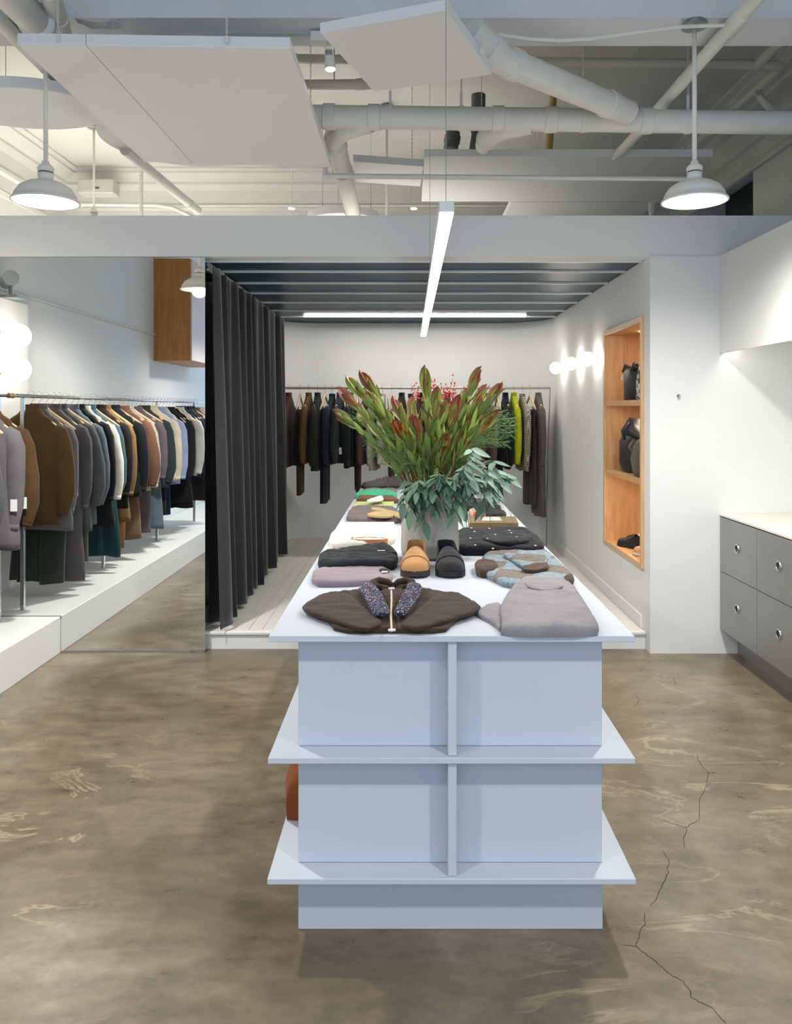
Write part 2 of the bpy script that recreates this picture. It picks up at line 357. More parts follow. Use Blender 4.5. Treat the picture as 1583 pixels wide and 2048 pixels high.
ul = MB().box(XC+0.03, XC+0.075, 2.4, 4.93, 1.957, 1.974).build('under_soffit_light', emis('under_led', (1.0, 0.95, 0.88, 1), E_UNDER)); tag(ul, 'warm white light strip under the white soffit above the counter', 'light')
hk = thing('coat_hook', 'small steel peg hook on the white pier', 'hook', P(1356, 792, 4.965))
q = P(1356, 792, 4.965)
MB().tube([q, q+Vector((0, -0.004, 0))], 0.012, 14).build('plate', M_steel2, hk); MB().tube([q+Vector((0, -0.003, 0)), q+Vector((0, -0.03, 0)), q+Vector((-0.012, -0.04, 0.006))], 0.006, 10).build('peg', M_steel2, hk)

# ---------------------------------------------------------------- display table
D0, D1, TX0, TX1, BX0, BX1, YE = 2.247, 2.328, -0.405, 0.650, -0.331, 0.575, 6.96
ZT = 0.899
tb = thing('display_table', 'long white tiered display table with two lower shelves', 'table', (0.122, 4.5, 0))
def tpart(n, *a, b=0.0015): return MB().box(*a, b=b).build(n, M_table, tb)
tpart('table_top', TX0, TX1, D0, YE, ZT-0.018, ZT)
tpart('shelf', TX0-0.002, TX1+0.001, D0, YE, 0.530, 0.547)
tpart('shelf', TX0-0.004, TX1+0.003, D0, YE, 0.182, 0.199)
tpart('body', BX0, BX1, D1, YE-0.08, 0.548, ZT-0.019)
tpart('body', BX0, BX1, D1, YE-0.08, 0.2, 0.529)
tpart('plinth', BX0, BX1+0.002, D1, 5.04, 0.0, 0.181)
for z0, z1 in ((0.548, ZT-0.019), (0.2, 0.529)):
    tpart('fin', 0.112, 0.1375, D0+0.012, D1-0.0005, z0, z1)
    for k in range(4):
        y = 3.3+k*1.1
        tpart('fin', TX0+0.01, BX0-0.0005, y, y+0.0255, z0, z1); tpart('fin', BX1+0.0005, TX1-0.01, y, y+0.0255, z0, z1)

# ---------------------------------------------------------------- oak shelf box in the niche wall
XB = XN1+0.36
sb = thing('oak_shelf_box', 'tall oak niche shelf with three lit bays set in the white wall', 'shelf', (1.7, 5.6, 0.5))
y0, y1, z0, z1 = 5.09, 6.095, 0.51, 2.163; xf = XN1-0.012; th = 0.036
def op(n, *a): return MB().box(*a, b=0.001).build(n, M_oak2 if n == 'frame_edge' else M_oak, sb)
op('side_panel', xf+0.004, XB, y0, y0+th, z0, z1); op('side_panel', xf+0.004, XB, y1-th, y1, z0, z1)
op('top_panel', xf+0.004, XB, y0+th, y1-th, z1-th, z1); op('bottom_panel', xf+0.004, XB, y0+th, y1-th, z0, z0+th)
op('back_panel', XB-0.02, XB, y0+th, y1-th, z0+th, z1-th)
for zs in (1.60, 1.075): op('shelf', xf+0.004, XB-0.02, y0+th, y1-th, zs-0.02, zs+0.018)
for a in ((y0, y0+th, z0, z1), (y1-th, y1, z0, z1), (y0+th, y1-th, z1-th, z1), (y0+th, y1-th, z0, z0+th)): op('frame_edge', xf-0.006, xf+0.003, *a)
M_sled = emis('shelf_led', (1.0, 0.87, 0.7, 1), E_SHELF)
for zs in (z1-th, 1.58, 1.055): MB().box(XN1+0.17, XN1+0.185, y0+th+0.02, y1-th-0.3, zs-0.008, zs-0.0005).build('light_strip', M_sled, sb)
# ---------------------------------------------------------------- luminaires
XW = 0.1225
lp = thing('linear_pendant', 'long slim white linear pendant light hung over the display table', 'pendant light', (XW, 4.6, 2.19))
MB().box(XW-0.024, XW+0.024, 2.55, 6.8, 2.197, 2.233, b=0.001).build('housing', M_enamel, lp)
MB().box(XW-0.022, XW+0.022, 2.552, 6.798, 2.192, 2.1965).build('diffuser', emis('led_white', (1.0, 0.97, 0.92, 1), E_LED), lp)
for y, zt in ((2.61, 4.25), (4.66, 4.25), (6.6, 2.53)): MB().tube([(XW, y, 2.233), (XW, y, zt)], 0.0012, 6).build('suspension_wire', M_steel, lp)
nl = thing('batten_light', 'slim horizontal light bar under the teal niche ceiling', 'light', (0, 8.1, 2.5))
a, b_ = P(607, 632, 8.08), P(1052, 632, 8.08)
MB().box(a.x, b_.x, 8.06, 8.1, a.z, a.z+0.035, b=0.002).build('housing', M_enamel, nl)
MB().box(a.x+0.004, b_.x-0.004, 8.062, 8.098, a.z-0.004, a.z-0.0005).build('diffuser', emis('led_niche', (1.0, 0.96, 0.9, 1), E_NICHE), nl)
# pendant lamps with enamel shades
shade = MB().lathe([(0.145, -0.002), (0.152, 0.0), (0.151, 0.006), (0.144, 0.008), (0.135, 0.035), (0.115, 0.066), (0.08, 0.088), (0.045, 0.098), (0.034, 0.102)], 48).mesh('shade', M_enamel, True)
inner = MB().lathe([(0.144, 0.0), (0.132, 0.032), (0.112, 0.062), (0.078, 0.083), (0.03, 0.094)], 48).mesh('shade_inside', M_enamel, True)
bulb = MB().sphere((0, 0, 0.045), 0.038, 20, 12).mesh('bulb', emis('bulb_white', (1.0, 0.95, 0.88, 1), 60), True)
sock = MB().lathe([(0.034, 0.1), (0.034, 0.135), (0.026, 0.137)], 28, close=True).mesh('socket', M_enamel, True)
cap = MB().lathe([(0.0355, 0.14), (0.0365, 0.16), (0.03, 0.168), (0.018, 0.178), (0.016, 0.19), (0.009, 0.194)], 28, close=True).mesh('socket_cap', M_enamel, True)
gasket = MB().lathe([(0.033, 0.1355), (0.033, 0.1405)], 24, close=True).mesh('gasket', M_black, True)
def pendant(x, y, z, ztop, label, e=1):
    t = thing('pendant_lamp', label, 'pendant lamp', (x, y, z), 'white enamel pendant lamps')
    T = Matrix.Translation((x, y, z))
    for n, me in (('shade', shade), ('shade_inside', inner), ('bulb', bulb), ('socket', sock), ('socket_cap', cap), ('gasket', gasket)): link(n, me, t, T)
    MB().tube([(x, y, z+0.19), (x, y, ztop-0.03)], 0.0105, 12).build('stem', M_enamel, t, True)
    MB().lathe([(0.05, -0.03), (0.06, -0.028), (0.06, -0.022), (0.045, -0.02), (0.045, 0.0)], 28, (x, y, ztop), close=True).build('ceiling_box', M_steel, t, True, 40)
    l = bpy.data.lights.new('lamp_glow', 'SPOT'); l.energy = E_PEND*4*e; l.color = (1.0, 0.97, 0.92); l.spot_size = radians(168); l.spot_blend = 1.0; l.shadow_soft_size = 0.06
    o = bpy.data.objects.new('lamp_glow', l); COL.objects.link(o); o.parent = t; o.location = (0, 0, -0.003)
pendant(-1.70, 3.65, 2.522, 3.37, 'white enamel barn pendant lamp hanging above the left wall clothes rack', e=1.35)
pendant(1.334, 3.65, 2.525, 3.37, 'white enamel barn pendant lamp hanging between the display table and the steel drawers', e=0.95)
pendant(-1.70, 0.65, 2.522, ZC, 'white enamel barn pendant lamp near the shop window on the clothes rack side', e=.9)
pendant(1.334, 0.65, 2.525, ZC, 'white enamel barn pendant lamp near the shop window on the counter side', e=.8)
for i, (x, w_) in enumerate(((-1.70-1.29, 'in the corner by the speaker box'), (-0.2, 'added as unseen fill light')  )):  # the second lamp is added, hidden by the header, to brighten the panels
    pendant(x, 7.4-.5*i, 3.28-.3*i, ZC, 'white enamel barn pendant lamp behind the header '+w_, e=3.4+2.6*i)
# globe wall lights
M_globe = emis('globe_glass', (1.0, 0.9, 0.76, 1), E_GLOBE)
def globe(c, r, n, label, grp):
    t = thing('globe_wall_light', label, 'wall light', c, grp); c = Vector(c); n = Vector(n)
    MB().sphere(c, r, 24, 14).build('globe', M_globe, t, True)
    MB().tube([c+n*(r*0.97), c+n*(r+0.025)], r*0.45, 20).build('base', M_enamel, t, True, 40)
for d, px, py, w_ in ((7.72, 1112, 735, 'nearest the clothes rail'), (6.98, 1145, 727, 'in the middle of the row of three'), (6.34, 1178, 718, 'nearest the oak shelf box')):
    z = H+(VY-py)*d/F; globe((XN1-0.085, d, 1.965), 0.058, (1, 0, 0), 'small glowing globe light on the niche wall, '+w_, 'globe lights on the niche wall')
pn = MB().box(XL, XL+0.09, 4.11, 4.98, 1.0, 2.34, b=0.003).build('wall_panel', M_wall); tag(pn, 'white boxed panel on the wall beside the mirror', 'panel')
for z, w_ in ((2.07, 'upper'), (1.835, 'lower')): globe((XL+0.21, 4.5, z), 0.085, (-1, 0, 0), 'large glowing globe light on the boxed panel beside the mirror, %s of two' % w_, 'globe lights beside the mirror')
# left wall: oak backboard, oak wall cabinet, conduit, spotlight, tracked wall details seen in the mirror
o = MB().box(XL+0.004, XL+0.02, -1.2, 4.1, 1.25, 1.59, b=0.002).build('backboard', M_oak); tag(o, 'long oak board on the wall behind the hanging clothes', 'board')
oc = thing('oak_wall_cabinet', 'oak cabinet box hung high on the wall above the clothes rack', 'cabinet', (XL+0.22, 0.4, 2.12))
MB().box(XL, XL+0.42, -0.5, 0.96, 2.12, 3.3, b=0.002).build('body', M_oakh, oc); MB().box(XL+0.421, XL+0.44, -0.495, 0.225, 2.125, 3.295, b=0.002).build('door', mat('pale_lilac_oak', rgb(214, 196, 190), 0.5), oc); MB().box(XL+0.421, XL+0.44, 0.235, 0.955, 2.125, 3.295, b=0.002).build('door', MATS['pale_lilac_oak'], oc)
def pipe(name, label, pts, r, joints=(), m=M_pipe, n=14, cat='pipe', grp=None, jl=0.05):
    t = thing(name, label, cat, pts[0], grp)
    MB().tube(pts, r, n).build('run', m, t, True, 50)
    P_ = [Vector(p) for p in pts]; L = [0]
    for i in range(1, len(P_)): L.append(L[-1]+(P_[i]-P_[i-1]).length)
    for u in joints:
        s = u*L[-1]; i = max(k for k in range(len(P_)-1) if L[k] <= s+1e-9); dirv = (P_[i+1]-P_[i]).normalized(); c = P_[i]+dirv*(s-L[i])
        MB().tube([c-dirv*jl, c-dirv*jl*0.92, c+dirv*jl*0.92, c+dirv*jl], [r*1.04, r*1.13, r*1.13, r*1.04], n).build('coupling', m, t, True, 35)
    return t
pipe('conduit', 'thin white conduit running along the wall above the clothes rack', [(XL+0.02, 4.6, 2.42), (XL+0.02, 0.97, 2.42)], 0.008, (0.1, 0.35, 0.6, 0.85), jl=0.012, cat='conduit')
sp = thing('wall_spotlight', 'grey swivel spotlight on top of the boxed wall panel', 'spotlight', (XL+0.15, 4.45, 2.345))
MB().box(XL+0.02, XL+0.2, 4.36, 4.5, 2.341, 2.36).build('foot', M_steel, sp); MB().tube([(XL+0.12, 4.43, 2.36), (XL+0.12, 4.43, 2.43)], 0.012, 10).build('bracket', M_steel, sp); MB().tube([(XL+0.06, 4.38, 2.46), (XL+0.16, 4.5, 2.48)], [0.045, 0.055], 18).build('head', M_alu, sp, True, 40)

# ---------------------------------------------------------------- hung acoustic panels
def chain(mb, a, b, L=0.02):
    a, b = Vector(a), Vector(b); n = max(int((b-a).length/(L*0.75)), 1)
    for i in range(n):
        c = a.lerp(b, (i+0.5)/n); u = Vector((1, 0, 0)) if i % 2 else Vector((0, 1, 0)); t = (b-a).normalized(); u = (u-t*u.dot(t)).normalized()
        pts = [c+u*cos(k*pi/4)*0.0042+t*sin(k*pi/4)*L*0.5 for k in range(9)]; mb.tube(pts, 0.0013, 4, cap=False)
    return mb
def hung_panel(label, corners, z, th, hang, zt=3.37, seams=None, name='acoustic_panel'):
    c = [Vector((x, y, 0)) for x, y in corners]; ctr = sum(c, Vector())/4
    t = thing(name, label, 'ceiling panel', (ctr.x, ctr.y, z))
    def slab(q, n):
        mb = MB(); e = 0.004; m_ = sum(q, Vector())/len(q)
        lo = [m_+(p-m_)*(1-e) for p in q]; k = len(q); vs = []
        for zz, s in ((z, lo), (z+e, q), (z+th, q)): vs += [(p.x, p.y, zz) for p in s]
        mb.add(vs, [tuple(range(k))]+[(r*k+i, r*k+(i+1) % k, (r+1)*k+(i+1) % k, (r+1)*k+i) for r in range(2) for i in range(k)]+[tuple(2*k+i for i in range(k))]); return mb.build(n, M_panel, t)
    if seams is None: slab(c, 'board')
    else:
        g = 0.0015; A = c[0].lerp(c[1], seams); B = c[3].lerp(c[2], seams); s = (c[1]-c[0]).normalized()*g
        slab([c[0], A-s, B-s, c[3]], 'board'); slab([A+s, c[1], c[2], B+s], 'board')
    for (x, y, zz) in hang:
        chain(MB(), (x, y, z+th-0.01), (x, y, zz)).build('chain', M_pipe, t); MB().box(x-0.009, x+0.009, y-0.003, y+0.003, z+th-0.035, z+th-0.008).build('bracket', M_pipe, t)
    return t
zA = 3.05
q = [PZ(38, 92, zA), PZ(580, 97, zA), PZ(652, 342, zA), PZ(293, 322, zA)]
xs = q[0].x, q[1].x; yn, yf = q[0].y, 4.82
cA = [(xs[0], 3.20), (xs[1], 3.235), (xs[1]+0.01, yf), (xs[0]+0.01, yf-0.1)]
hung_panel('largest white rectangular acoustic panel with a lengthwise seam hung on chains', cA, zA, 0.046, [(PZ(450, 85, zA).x, 3.21, 3.8), (PZ(112, 85, zA).x, 3.2, 3.75), (xs[1]-0.1, 4.7, ZC)], seams=0.25)
cB = [PZ(640, 66, zA), PZ(893, 20, zA), PZ(983, 149, zA), PZ(748, 184, zA)]
hung_panel('small white square acoustic panel hung askew above the display table', [(p.x, p.y) for p in cB], zA, 0.04, [(PZ(950, 70, 3.3).x, 3.3, 3.9)])
zC = 3.3
cC = [PZ(848, 313, zC), PZ(1425, 313, zC)]; dC = 6.55
hung_panel('long white acoustic panel hung behind the large ceiling pipe', [(cC[0].x, cC[0].y), (cC[1].x, cC[1].y), (cC[1].x, dC), (cC[0].x, dC)], zC, 0.05, [(PZ(1285, 305, zC).x, cC[0].y+0.01, ZC), (PZ(965, 305, zC).x, cC[0].y+0.01, ZC)], ZC)
hung_panel('white acoustic panel hung just beyond the long one', [(0.86, 6.57), (2.09, 6.57), (2.09, 8.3), (0.86, 8.3)], zC, 0.05, [(1.2, 7.4, ZC)], ZC)
cD = [PZ(706, 323, zC), PZ(846, 333, zC), PZ(840, 373, zC), PZ(711, 364, zC)]
hung_panel('narrow white acoustic panel beside the long one', [(p.x, p.y) for p in cD], zC, 0.05, [(cD[1].x-0.08, cD[1].y+0.05, ZC)], ZC)
def disc(label, c, r, z, th=0.06, sx=1):
    t = thing('round_acoustic_panel', label, 'ceiling panel', (c[0], c[1], z))
    MB().lathe([(0.001, 0), (r-0.004, 0), (r, 0.004), (r, th), (0.001, th)], 64, (c[0], c[1], z), sx=sx).build('disc', M_panel, t, True, 40)
    for k in range(3): a = k*2.1+0.4; MB().tube([(c[0]+r*.8*cos(a), c[1]+r*.8*sin(a), z+th), (c[0]+r*.8*cos(a), c[1]+r*.8*sin(a), ZC)], 0.002, 6).build('hanger_wire', M_steel, t)
disc('round white acoustic panel beside the stem of the pendant over the clothes rack', (-2.1, 4.29), 0.30, 3.2, sx=1.45)
disc('round white acoustic panel partly above the seamed rectangular panel', (-1.50, 5.27), 0.57, 3.37)
disc('round white acoustic panel low behind the header near the rear wall', (-0.60, 7.15), 0.33, 3.27, 0.07)

# ---------------------------------------------------------------- ceiling pipes
zP1 = 3.195; dP = 4.4
A = P(620, 231, dP); B = P(1700, 243, dP); A.z = zP1+0.01; B.z = zP1-0.03
def fx(x): return (x-620)/(1700-620)
main = pipe('drain_pipe', 'thick white horizontal drain pipe crossing the ceiling', [A, B], 0.064, [fx(658), fx(748), fx(995), fx(1100), fx(1290)], n=20, jl=0.035)
for x in (780, 922, 1165, 1375):
    c = A.lerp(B, fx(x)); MB().tube([c+Vector((-0.014, 0, 0)), c+Vector((0.014, 0, 0))], 0.0685, 20).build('strap', M_pipe, main, True, 40); MB().box(c.x-0.008, c.x+0.008, c.y-0.002, c.y+0.002, c.z+0.06, c.z+0.15).build('strap_tail', M_pipe, main); MB().tube([c+Vector((0, 0, 0.15)), (c.x, c.y, ZC)], 0.004, 6).build('rod', M_pipe, main)
a, b_ = P(940, 86, 3.5), P(1255, 225, 4.28); a.z = 3.25; b_.z = zP1-0.01
pipe('branch_pipe', 'thick white diagonal branch pipe joining the main drain pipe', [a, P(1000, 118, 3.62), b_], 0.066, [0.12, 0.24, 0.86], n=20, jl=0.03)
a = P(668, 262, 4.55); a.z = 3.17
pipe('branch_pipe', 'white pipe dropping back from the end of the main drain pipe', [P(740, 243, 4.42), P(690, 258, 4.48), P(668, 275, 4.62), (-0.47, 6.55, 3.2)], 0.062, [0.2, 0.45, 0.97], n=20, jl=0.03)
pipe('branch_pipe', 'short white wye pipe below the main drain pipe above the long panel', [P(1060, 247, 4.42), P(1005, 258, 4.46), P(975, 275, 4.62), P(968, 290, 5.2)], 0.06, [0.45], n=20, jl=0.03)
pipe('sprinkler_pipe', 'white pipe running back past the round panels to the rear', [PZ(250, 300, 3.36), PZ(395, 421, 3.36)], 0.038, [0.86], n=14, jl=0.05)
pipe('thin_pipe', 'thin white pipe with an elbow crossing in front of the long panel', [P(650, 330, 4.97), P(650, 347, 4.97), P(653, 351, 4.97), P(660, 352, 4.97), P(1375, 358, 4.97)], 0.0165, [0.03], n=10, jl=0.02)
bp_ = pipe('bright_pipe', 'white pipe with a capped end lit by the ceiling spotlight', [P(560, 170, 5.2), P(715, 169, 5.2), P(760, 168, 5.2)], 0.033, [0.8], n=14, jl=0.03)
q_ = P(668, 168, 5.2); MB().tube([q_, (q_.x, 5.2, ZC)], 0.005, 6).build('rod', M_pipe, bp_)
pipe('sprinkler_pipe', 'long white sprinkler pipe with an elbow near the right wall', [P(570, 118, 5.4), P(1080, 124, 5.4), P(1548, 130, 5.4), P(1556, 132, 5.42), P(1556, 140, 5.5), PZ(1510, 182, 4.0), PZ(1378, 298, 4.0)], 0.033, [0.01, 0.3], n=14, jl=0.03)
pipe('sprinkler_pipe', 'stub of white pipe leaving the long sprinkler pipe towards the room', [P(1512, 131, 5.4), PZ(1578, 66, 4.0), PZ(1590, 55, 4.0)], 0.036, [], n=14)
pipe('thin_pipe', 'bent white pipe stepping down from the sprinkler pipe to the right wall', [PZ(1512, 182, 4.0), P(1520, 196, 5.75), P(1548, 228, 5.75), P(1556, 231, 5.75), (XR-0.005, 5.75, P(0, 233, 5.75).z)], 0.029, [], n=12)
pipe('sprinkler_pipe', 'white pipe running back below the beam beside the counter side pendant', [PZ(1530, -25, 3.318), PZ(1248, 296, 3.318), PZ(1230, 312, 3.318)], 0.034, [0.12], n=14, jl=0.06)
pipe('sprinkler_pipe', 'white pipe running back below the beam beside the large seamed panel', [PZ(-30, 12, 3.325), PZ(95, 138, 3.325), PZ(140, 178, 3.325)], 0.036, [], n=14)
pipe('drain_pipe', 'fat white pipe in the corner of the beam above the large seamed panel', [PZ(-20, -50, 3.26), PZ(75, 45, 3.26), P(82, 52, 3.53)], 0.07, [0.8], n=20, jl=0.06)
pipe('drain_pipe', 'second white pipe beside the fat one in the beam corner', [PZ(98, -20, 3.3), PZ(118, 50, 3.3), PZ(122, 62, 3.3)], 0.045, [0.7], n=16, jl=0.03)
pipe('conduit', 'flexible white cable conduit sagging along the ceiling beam', [P(968, 68, 3.6), P(1000, 71, 3.6), P(1060, 78, 3.6), P(1120, 81, 3.6), P(1180, 77, 3.6), P(1260, 66, 3.6), P(1340, 55, 3.6), P(1395, 52, 3.6), P(1440, 51, 3.6), P(1480, 44, 3.55)], 0.009, [0.05, 0.4], n=8, jl=0.02, cat='conduit')
pipe('hanger_post', 'thin white post behind the header beside the sprinkler pipe', [P(282, 440, 7.6), P(282, 335, 7.6), (P(282, 335, 7.6).x, 7.6, ZC)], 0.02, [], n=10, cat='post')
pipe('conduit', 'white cable run low along the rear wall above the header', [P(60, 412, 8.2), P(180, 409, 8.2), P(310, 410, 8.2), P(345, 415, 8.2), P(390, 436, 8.2)], 0.02, [0.3, 0.6], n=8, jl=0.03, cat='conduit')
pipe('conduit', 'straight white cable duct along the rear wall above the header', [P(395, 411, 8.3), P(1010, 411, 8.3)], 0.014, [], n=8, cat='conduit')
pipe('riser_pipe', 'tan upright pipe in the dark gap behind the main drain pipe', [P(1106, 190, 6.3), P(1097, 300, 6.3)], 0.03, [], mat('tan_pipe', rgb(196, 168, 112), 0.6), n=10)
for i, x in enumerate((905, 956)): pipe('riser_pipe', 'dark grey upright pipe behind the main drain pipe, %s from the linear pendant wire' % ORD[i], [P(x, 190 if i else 250, 6.0), P(x, 272, 6.0), P(x-4, 298, 6.0)], 0.055, [0.6], mat('grey_pipe', rgb(96, 100, 96), 0.6), n=14, jl=0.03)
pipe('thin_pipe', 'small white pipe tee above the header under the long panel', [P(1302, 405, 6.2), P(1302, 436, 6.2), (P(1302, 436, 6.2).x, 6.2, 2.665)], 0.022, [0.1], n=10, jl=0.02)
# track with a spotlight
tr = thing('light_track', 'grey ceiling track along the beam with a white driver box', 'track', P(500, 66, 3.7))
a, b_ = P(362, 64, 3.75), P(640, 69, 3.75); MB().box(a.x, b_.x, 3.74, 3.77, a.z-0.012, a.z+0.012).build('rail', M_alu, tr); MB().box(P(622, 0, 3.75).x, P(652, 0, 3.75).x, 3.72, 3.79, P(0, 86, 3.75).z, P(0, 66, 3.75).z-0.002, b=0.003).build('driver_box', M_enamel, tr)
s = thing('spotlight', 'small white cylinder spotlight hanging from the ceiling track', 'spotlight', P(659, 138, 3.75))
a, b_ = P(658, 101, 3.75), P(660, 138, 3.75); MB().tube([a, a.lerp(b_, 0.05), b_.lerp(a, 0.02), b_], [0.02, 0.0225, 0.0255, 0.0255], 24).build('barrel', M_enamel, s, True, 40)
MB().tube([b_+Vector((0, 0, -0.0005)), b_+Vector((0, -0.0003, -0.003))], 0.022, 20).build('lens', emis('spot_lens', (1, 0.93, 0.85, 1), 18), s); MB().tube([P(644, 86, 3.75), P(656, 103, 3.75)], 0.004, 8).build('arm', M_enamel, s)
for k in range(4): x = a.x-0.012+k*0.008; MB().box(x-0.0015, x+0.0015, 3.7245, 3.7285, a.z-0.03, a.z-0.008).build('vent_slot', M_dark, s)
# speaker box on the rear wall, two far downlights
bx = thing('wall_speaker', 'grey box speaker on the rear wall near the corner moulding', 'speaker', P(197, 390, 8.6)); a, b_ = P(162, 391, 8.6), P(233, 363, 8.6)
MB().box(a.x, b_.x, 8.5, 8.7, a.z, b_.z, b=0.01).build('case', mat('speaker_grey', rgb(206, 204, 196), 0.6), bx); MB().box(P(190, 0, 8.5).x, P(198, 0, 8.5).x, 8.49, 8.4995, P(0, 377, 8.5).z, P(0, 375, 8.5).z).build('badge', M_dark, bx)
for x, w_ in ((583, 'next to the pipe'), (827, 'next to the linear pendant wire')):
    c = P(x, 417, 8.4); o = thing('downlight', 'tiny bright downlight above the header, '+w_, 'light', c, 'far downlights'); MB().tube([c+Vector((0, 0, 0.02)), (c.x, c.y, ZC)], 0.006, 8).build('stem', M_enamel, o); MB().tube([c+Vector((0, 0, 0.02)), c], 0.04, 16).build('trim_ring', M_enamel, o); MB().tube([c+Vector((0, 0, -0.001)), c+Vector((0, 0, -0.006))], 0.032, 16).build('lens', MATS['spot_lens'], o)

# ---------------------------------------------------------------- curtain and track
YC0, YC1 = 5.0, 7.98
trk = thing('curtain_track', 'pale grey curtain track on the niche ceiling', 'curtain track', (-1.3, 6.6, 2.5))
MB().tube([(-1.318, 5.13, 2.505), (-1.33, 6.6, 2.505), (-1.37, 8.28, 2.505)], 0.02, 4, flat=0.9).build('rail', mat('track_grey', rgb(186, 186, 178), 0.5), trk)
gl = MB()
for k in range(64): y = 5.15+k*(3.0/63); gl.box(-1.336, -1.318, y-0.006, y+0.006, 2.468, 2.487)
gl.build('glider', M_enamel, trk)['kind'] = 'stuff'
random.seed(11)
NU, NV = 520, 26; mb = MB(); vs = []
ph = [random.uniform(0, 6.28) for _ in range(6)]; 
def fold(u, v):
    a = 0.04+0.065*v
    w_ = u*10.5*2*pi+1.0+1.7*sin(u*9+ph[0])+1.1*sin(u*23+ph[1])+.5*v*sin(u*37+ph[5])
    big = sin(w_); s = (abs(big)**0.9)*(1 if big > 0 else -1)
    return a*(s*(0.8+0.25*sin(u*31+ph[2]))+0.22*(1-v)*sin(w_*2.5+ph[3])+0.12*sin(w_*2+ph[4]+v*1.2)), (0.012+0.028*v)*cos(w_+0.6*v)*sin(w_*.5+ph[3])
for j in range(NV+1):
    v = j/NV
    for i in range(NU+1):
        u = i/NU; y = YC0+u*(YC1-YC0-0.05); a, s = fold(u, v)
        z = 2.468-(2.468-(ZP+0.03))*v; vs.append((-1.275-0.02*u+a*0.85+0.02*v*(1-u), max(y+s, 4.992), z+0.006*sin(u*40)*v))
mb.add(vs, [(j*(NU+1)+i, j*(NU+1)+i+1, (j+1)*(NU+1)+i+1, (j+1)*(NU+1)+i) for j in range(NV) for i in range(NU)])
M_velvet = mat('charcoal_velvet', rgb(46, 45, 48), 0.8, bump=0.3, bscale=400, var=0.12, vscale=5, spec=0.2, sheen=0.55)
cu = mb.build('curtain', M_velvet, None, True); tag(cu, 'floor length charcoal velvet curtain hanging at the side of the niche', 'curtain')
sm = cu.modifiers.new('thickness', 'SOLIDIFY'); sm.thickness = 0.006
# ---------------------------------------------------------------- hangers and hanging clothes (local x = width, y = thickness, z up, origin = top of the hanger)
HOOK = 0.082
hk_pts = [(0, 0, -0.008), (0, 0, 0.02), (0.008, 0, 0.036), (0.02, 0, 0.052)]+[(0.021*cos(a), 0, HOOK-0.0035+0.021*sin(a)) for a in [radians(v) for v in (-40, -5, 30, 65, 100, 135, 165, 190)]]
hook_me = MB().tube(hk_pts, 0.0016, 6).mesh('hook', M_steel2, True)
hb = MB()
for s in (-1, 1):
    pts = [(0, 0, 0.0), (s*0.006, 0, -0.012), (s*0.022, 0, -0.03), (s*0.055, 0, -0.055), (s*0.1, 0, -0.086), (s*0.16, 0, -0.126), (s*0.205, 0, -0.158)]
    hb.tube(pts, [0.010, 0.011, 0.012, 0.012, 0.012, 0.013, 0.010], 8, flat=1.0)
hanger_me = hb.mesh('hanger_arms', M_hanger, True)
clip_me = MB().box(-0.012, 0.012, -0.008, 0.008, -0.028, 0.012, b=0.002).mesh('clip', M_steel2)
bar_me = MB().tube([(-0.15, 0, -0.13), (0.15, 0, -0.13)], 0.0022, 6).mesh('bar', M_steel2)
def hanger(T, label, grp, clips=False):
    t = thing('clothes_hanger', label, 'hanger', T.translation, grp)
    link('hook', hook_me, t, T); link('hanger_arms', hanger_me, t, T)
    if clips:
        link('bar', bar_me, t, T)
        for x in (-0.11, 0.11): link('clip', clip_me, t, T @ Matrix.Translation((x, 0, -0.14)))
    return t
def interp(tab, v):
    for i in range(len(tab)-1):
        if v <= tab[i+1][0]:
            u = (v-tab[i][0])/(tab[i+1][0]-tab[i][0]); u = u*u*(3-2*u); return tab[i][1]*(1-u)+tab[i+1][1]*u
    return tab[-1][1]
def cloth_rings(wt, tt, ztop, zbot, rng, T, n=40, m=26, amp=0.012, freq=7.0, cx=0.0, cy=0.0, zs=None):
    R = []; p1, p2, p3 = (rng.uniform(0, 6.28) for _ in range(3))
    for j in range(m+1):
        v = j/m
        z = ztop+(zbot-ztop)*(v**1.6 if zs is None else zs(v)); w_, t_ = interp(wt, ztop-z), interp(tt, ztop-z); ring_ = []
        for k in range(n):
            a = 2*pi*k/n; c, s = cos(a), sin(a)
            x = w_*(abs(c)**0.7)*(1 if c > 0 else -1); y = t_*(abs(s)**0.75)*(1 if s > 0 else -1)
            g = amp*min(1, (ztop-z)/0.3)
            y += g*(sin(x/w_*freq+p1+z*1.5)+0.5*sin(x/w_*freq*2.3+p2)); x += g*0.6*sin(z*9+p3)
            zz = z+(0.008*sin(x*18+p1) if j == m else 0)
            ring_.append(T @ Vector((x+cx, y+cy, zz)))
        R.append(ring_)
    return R
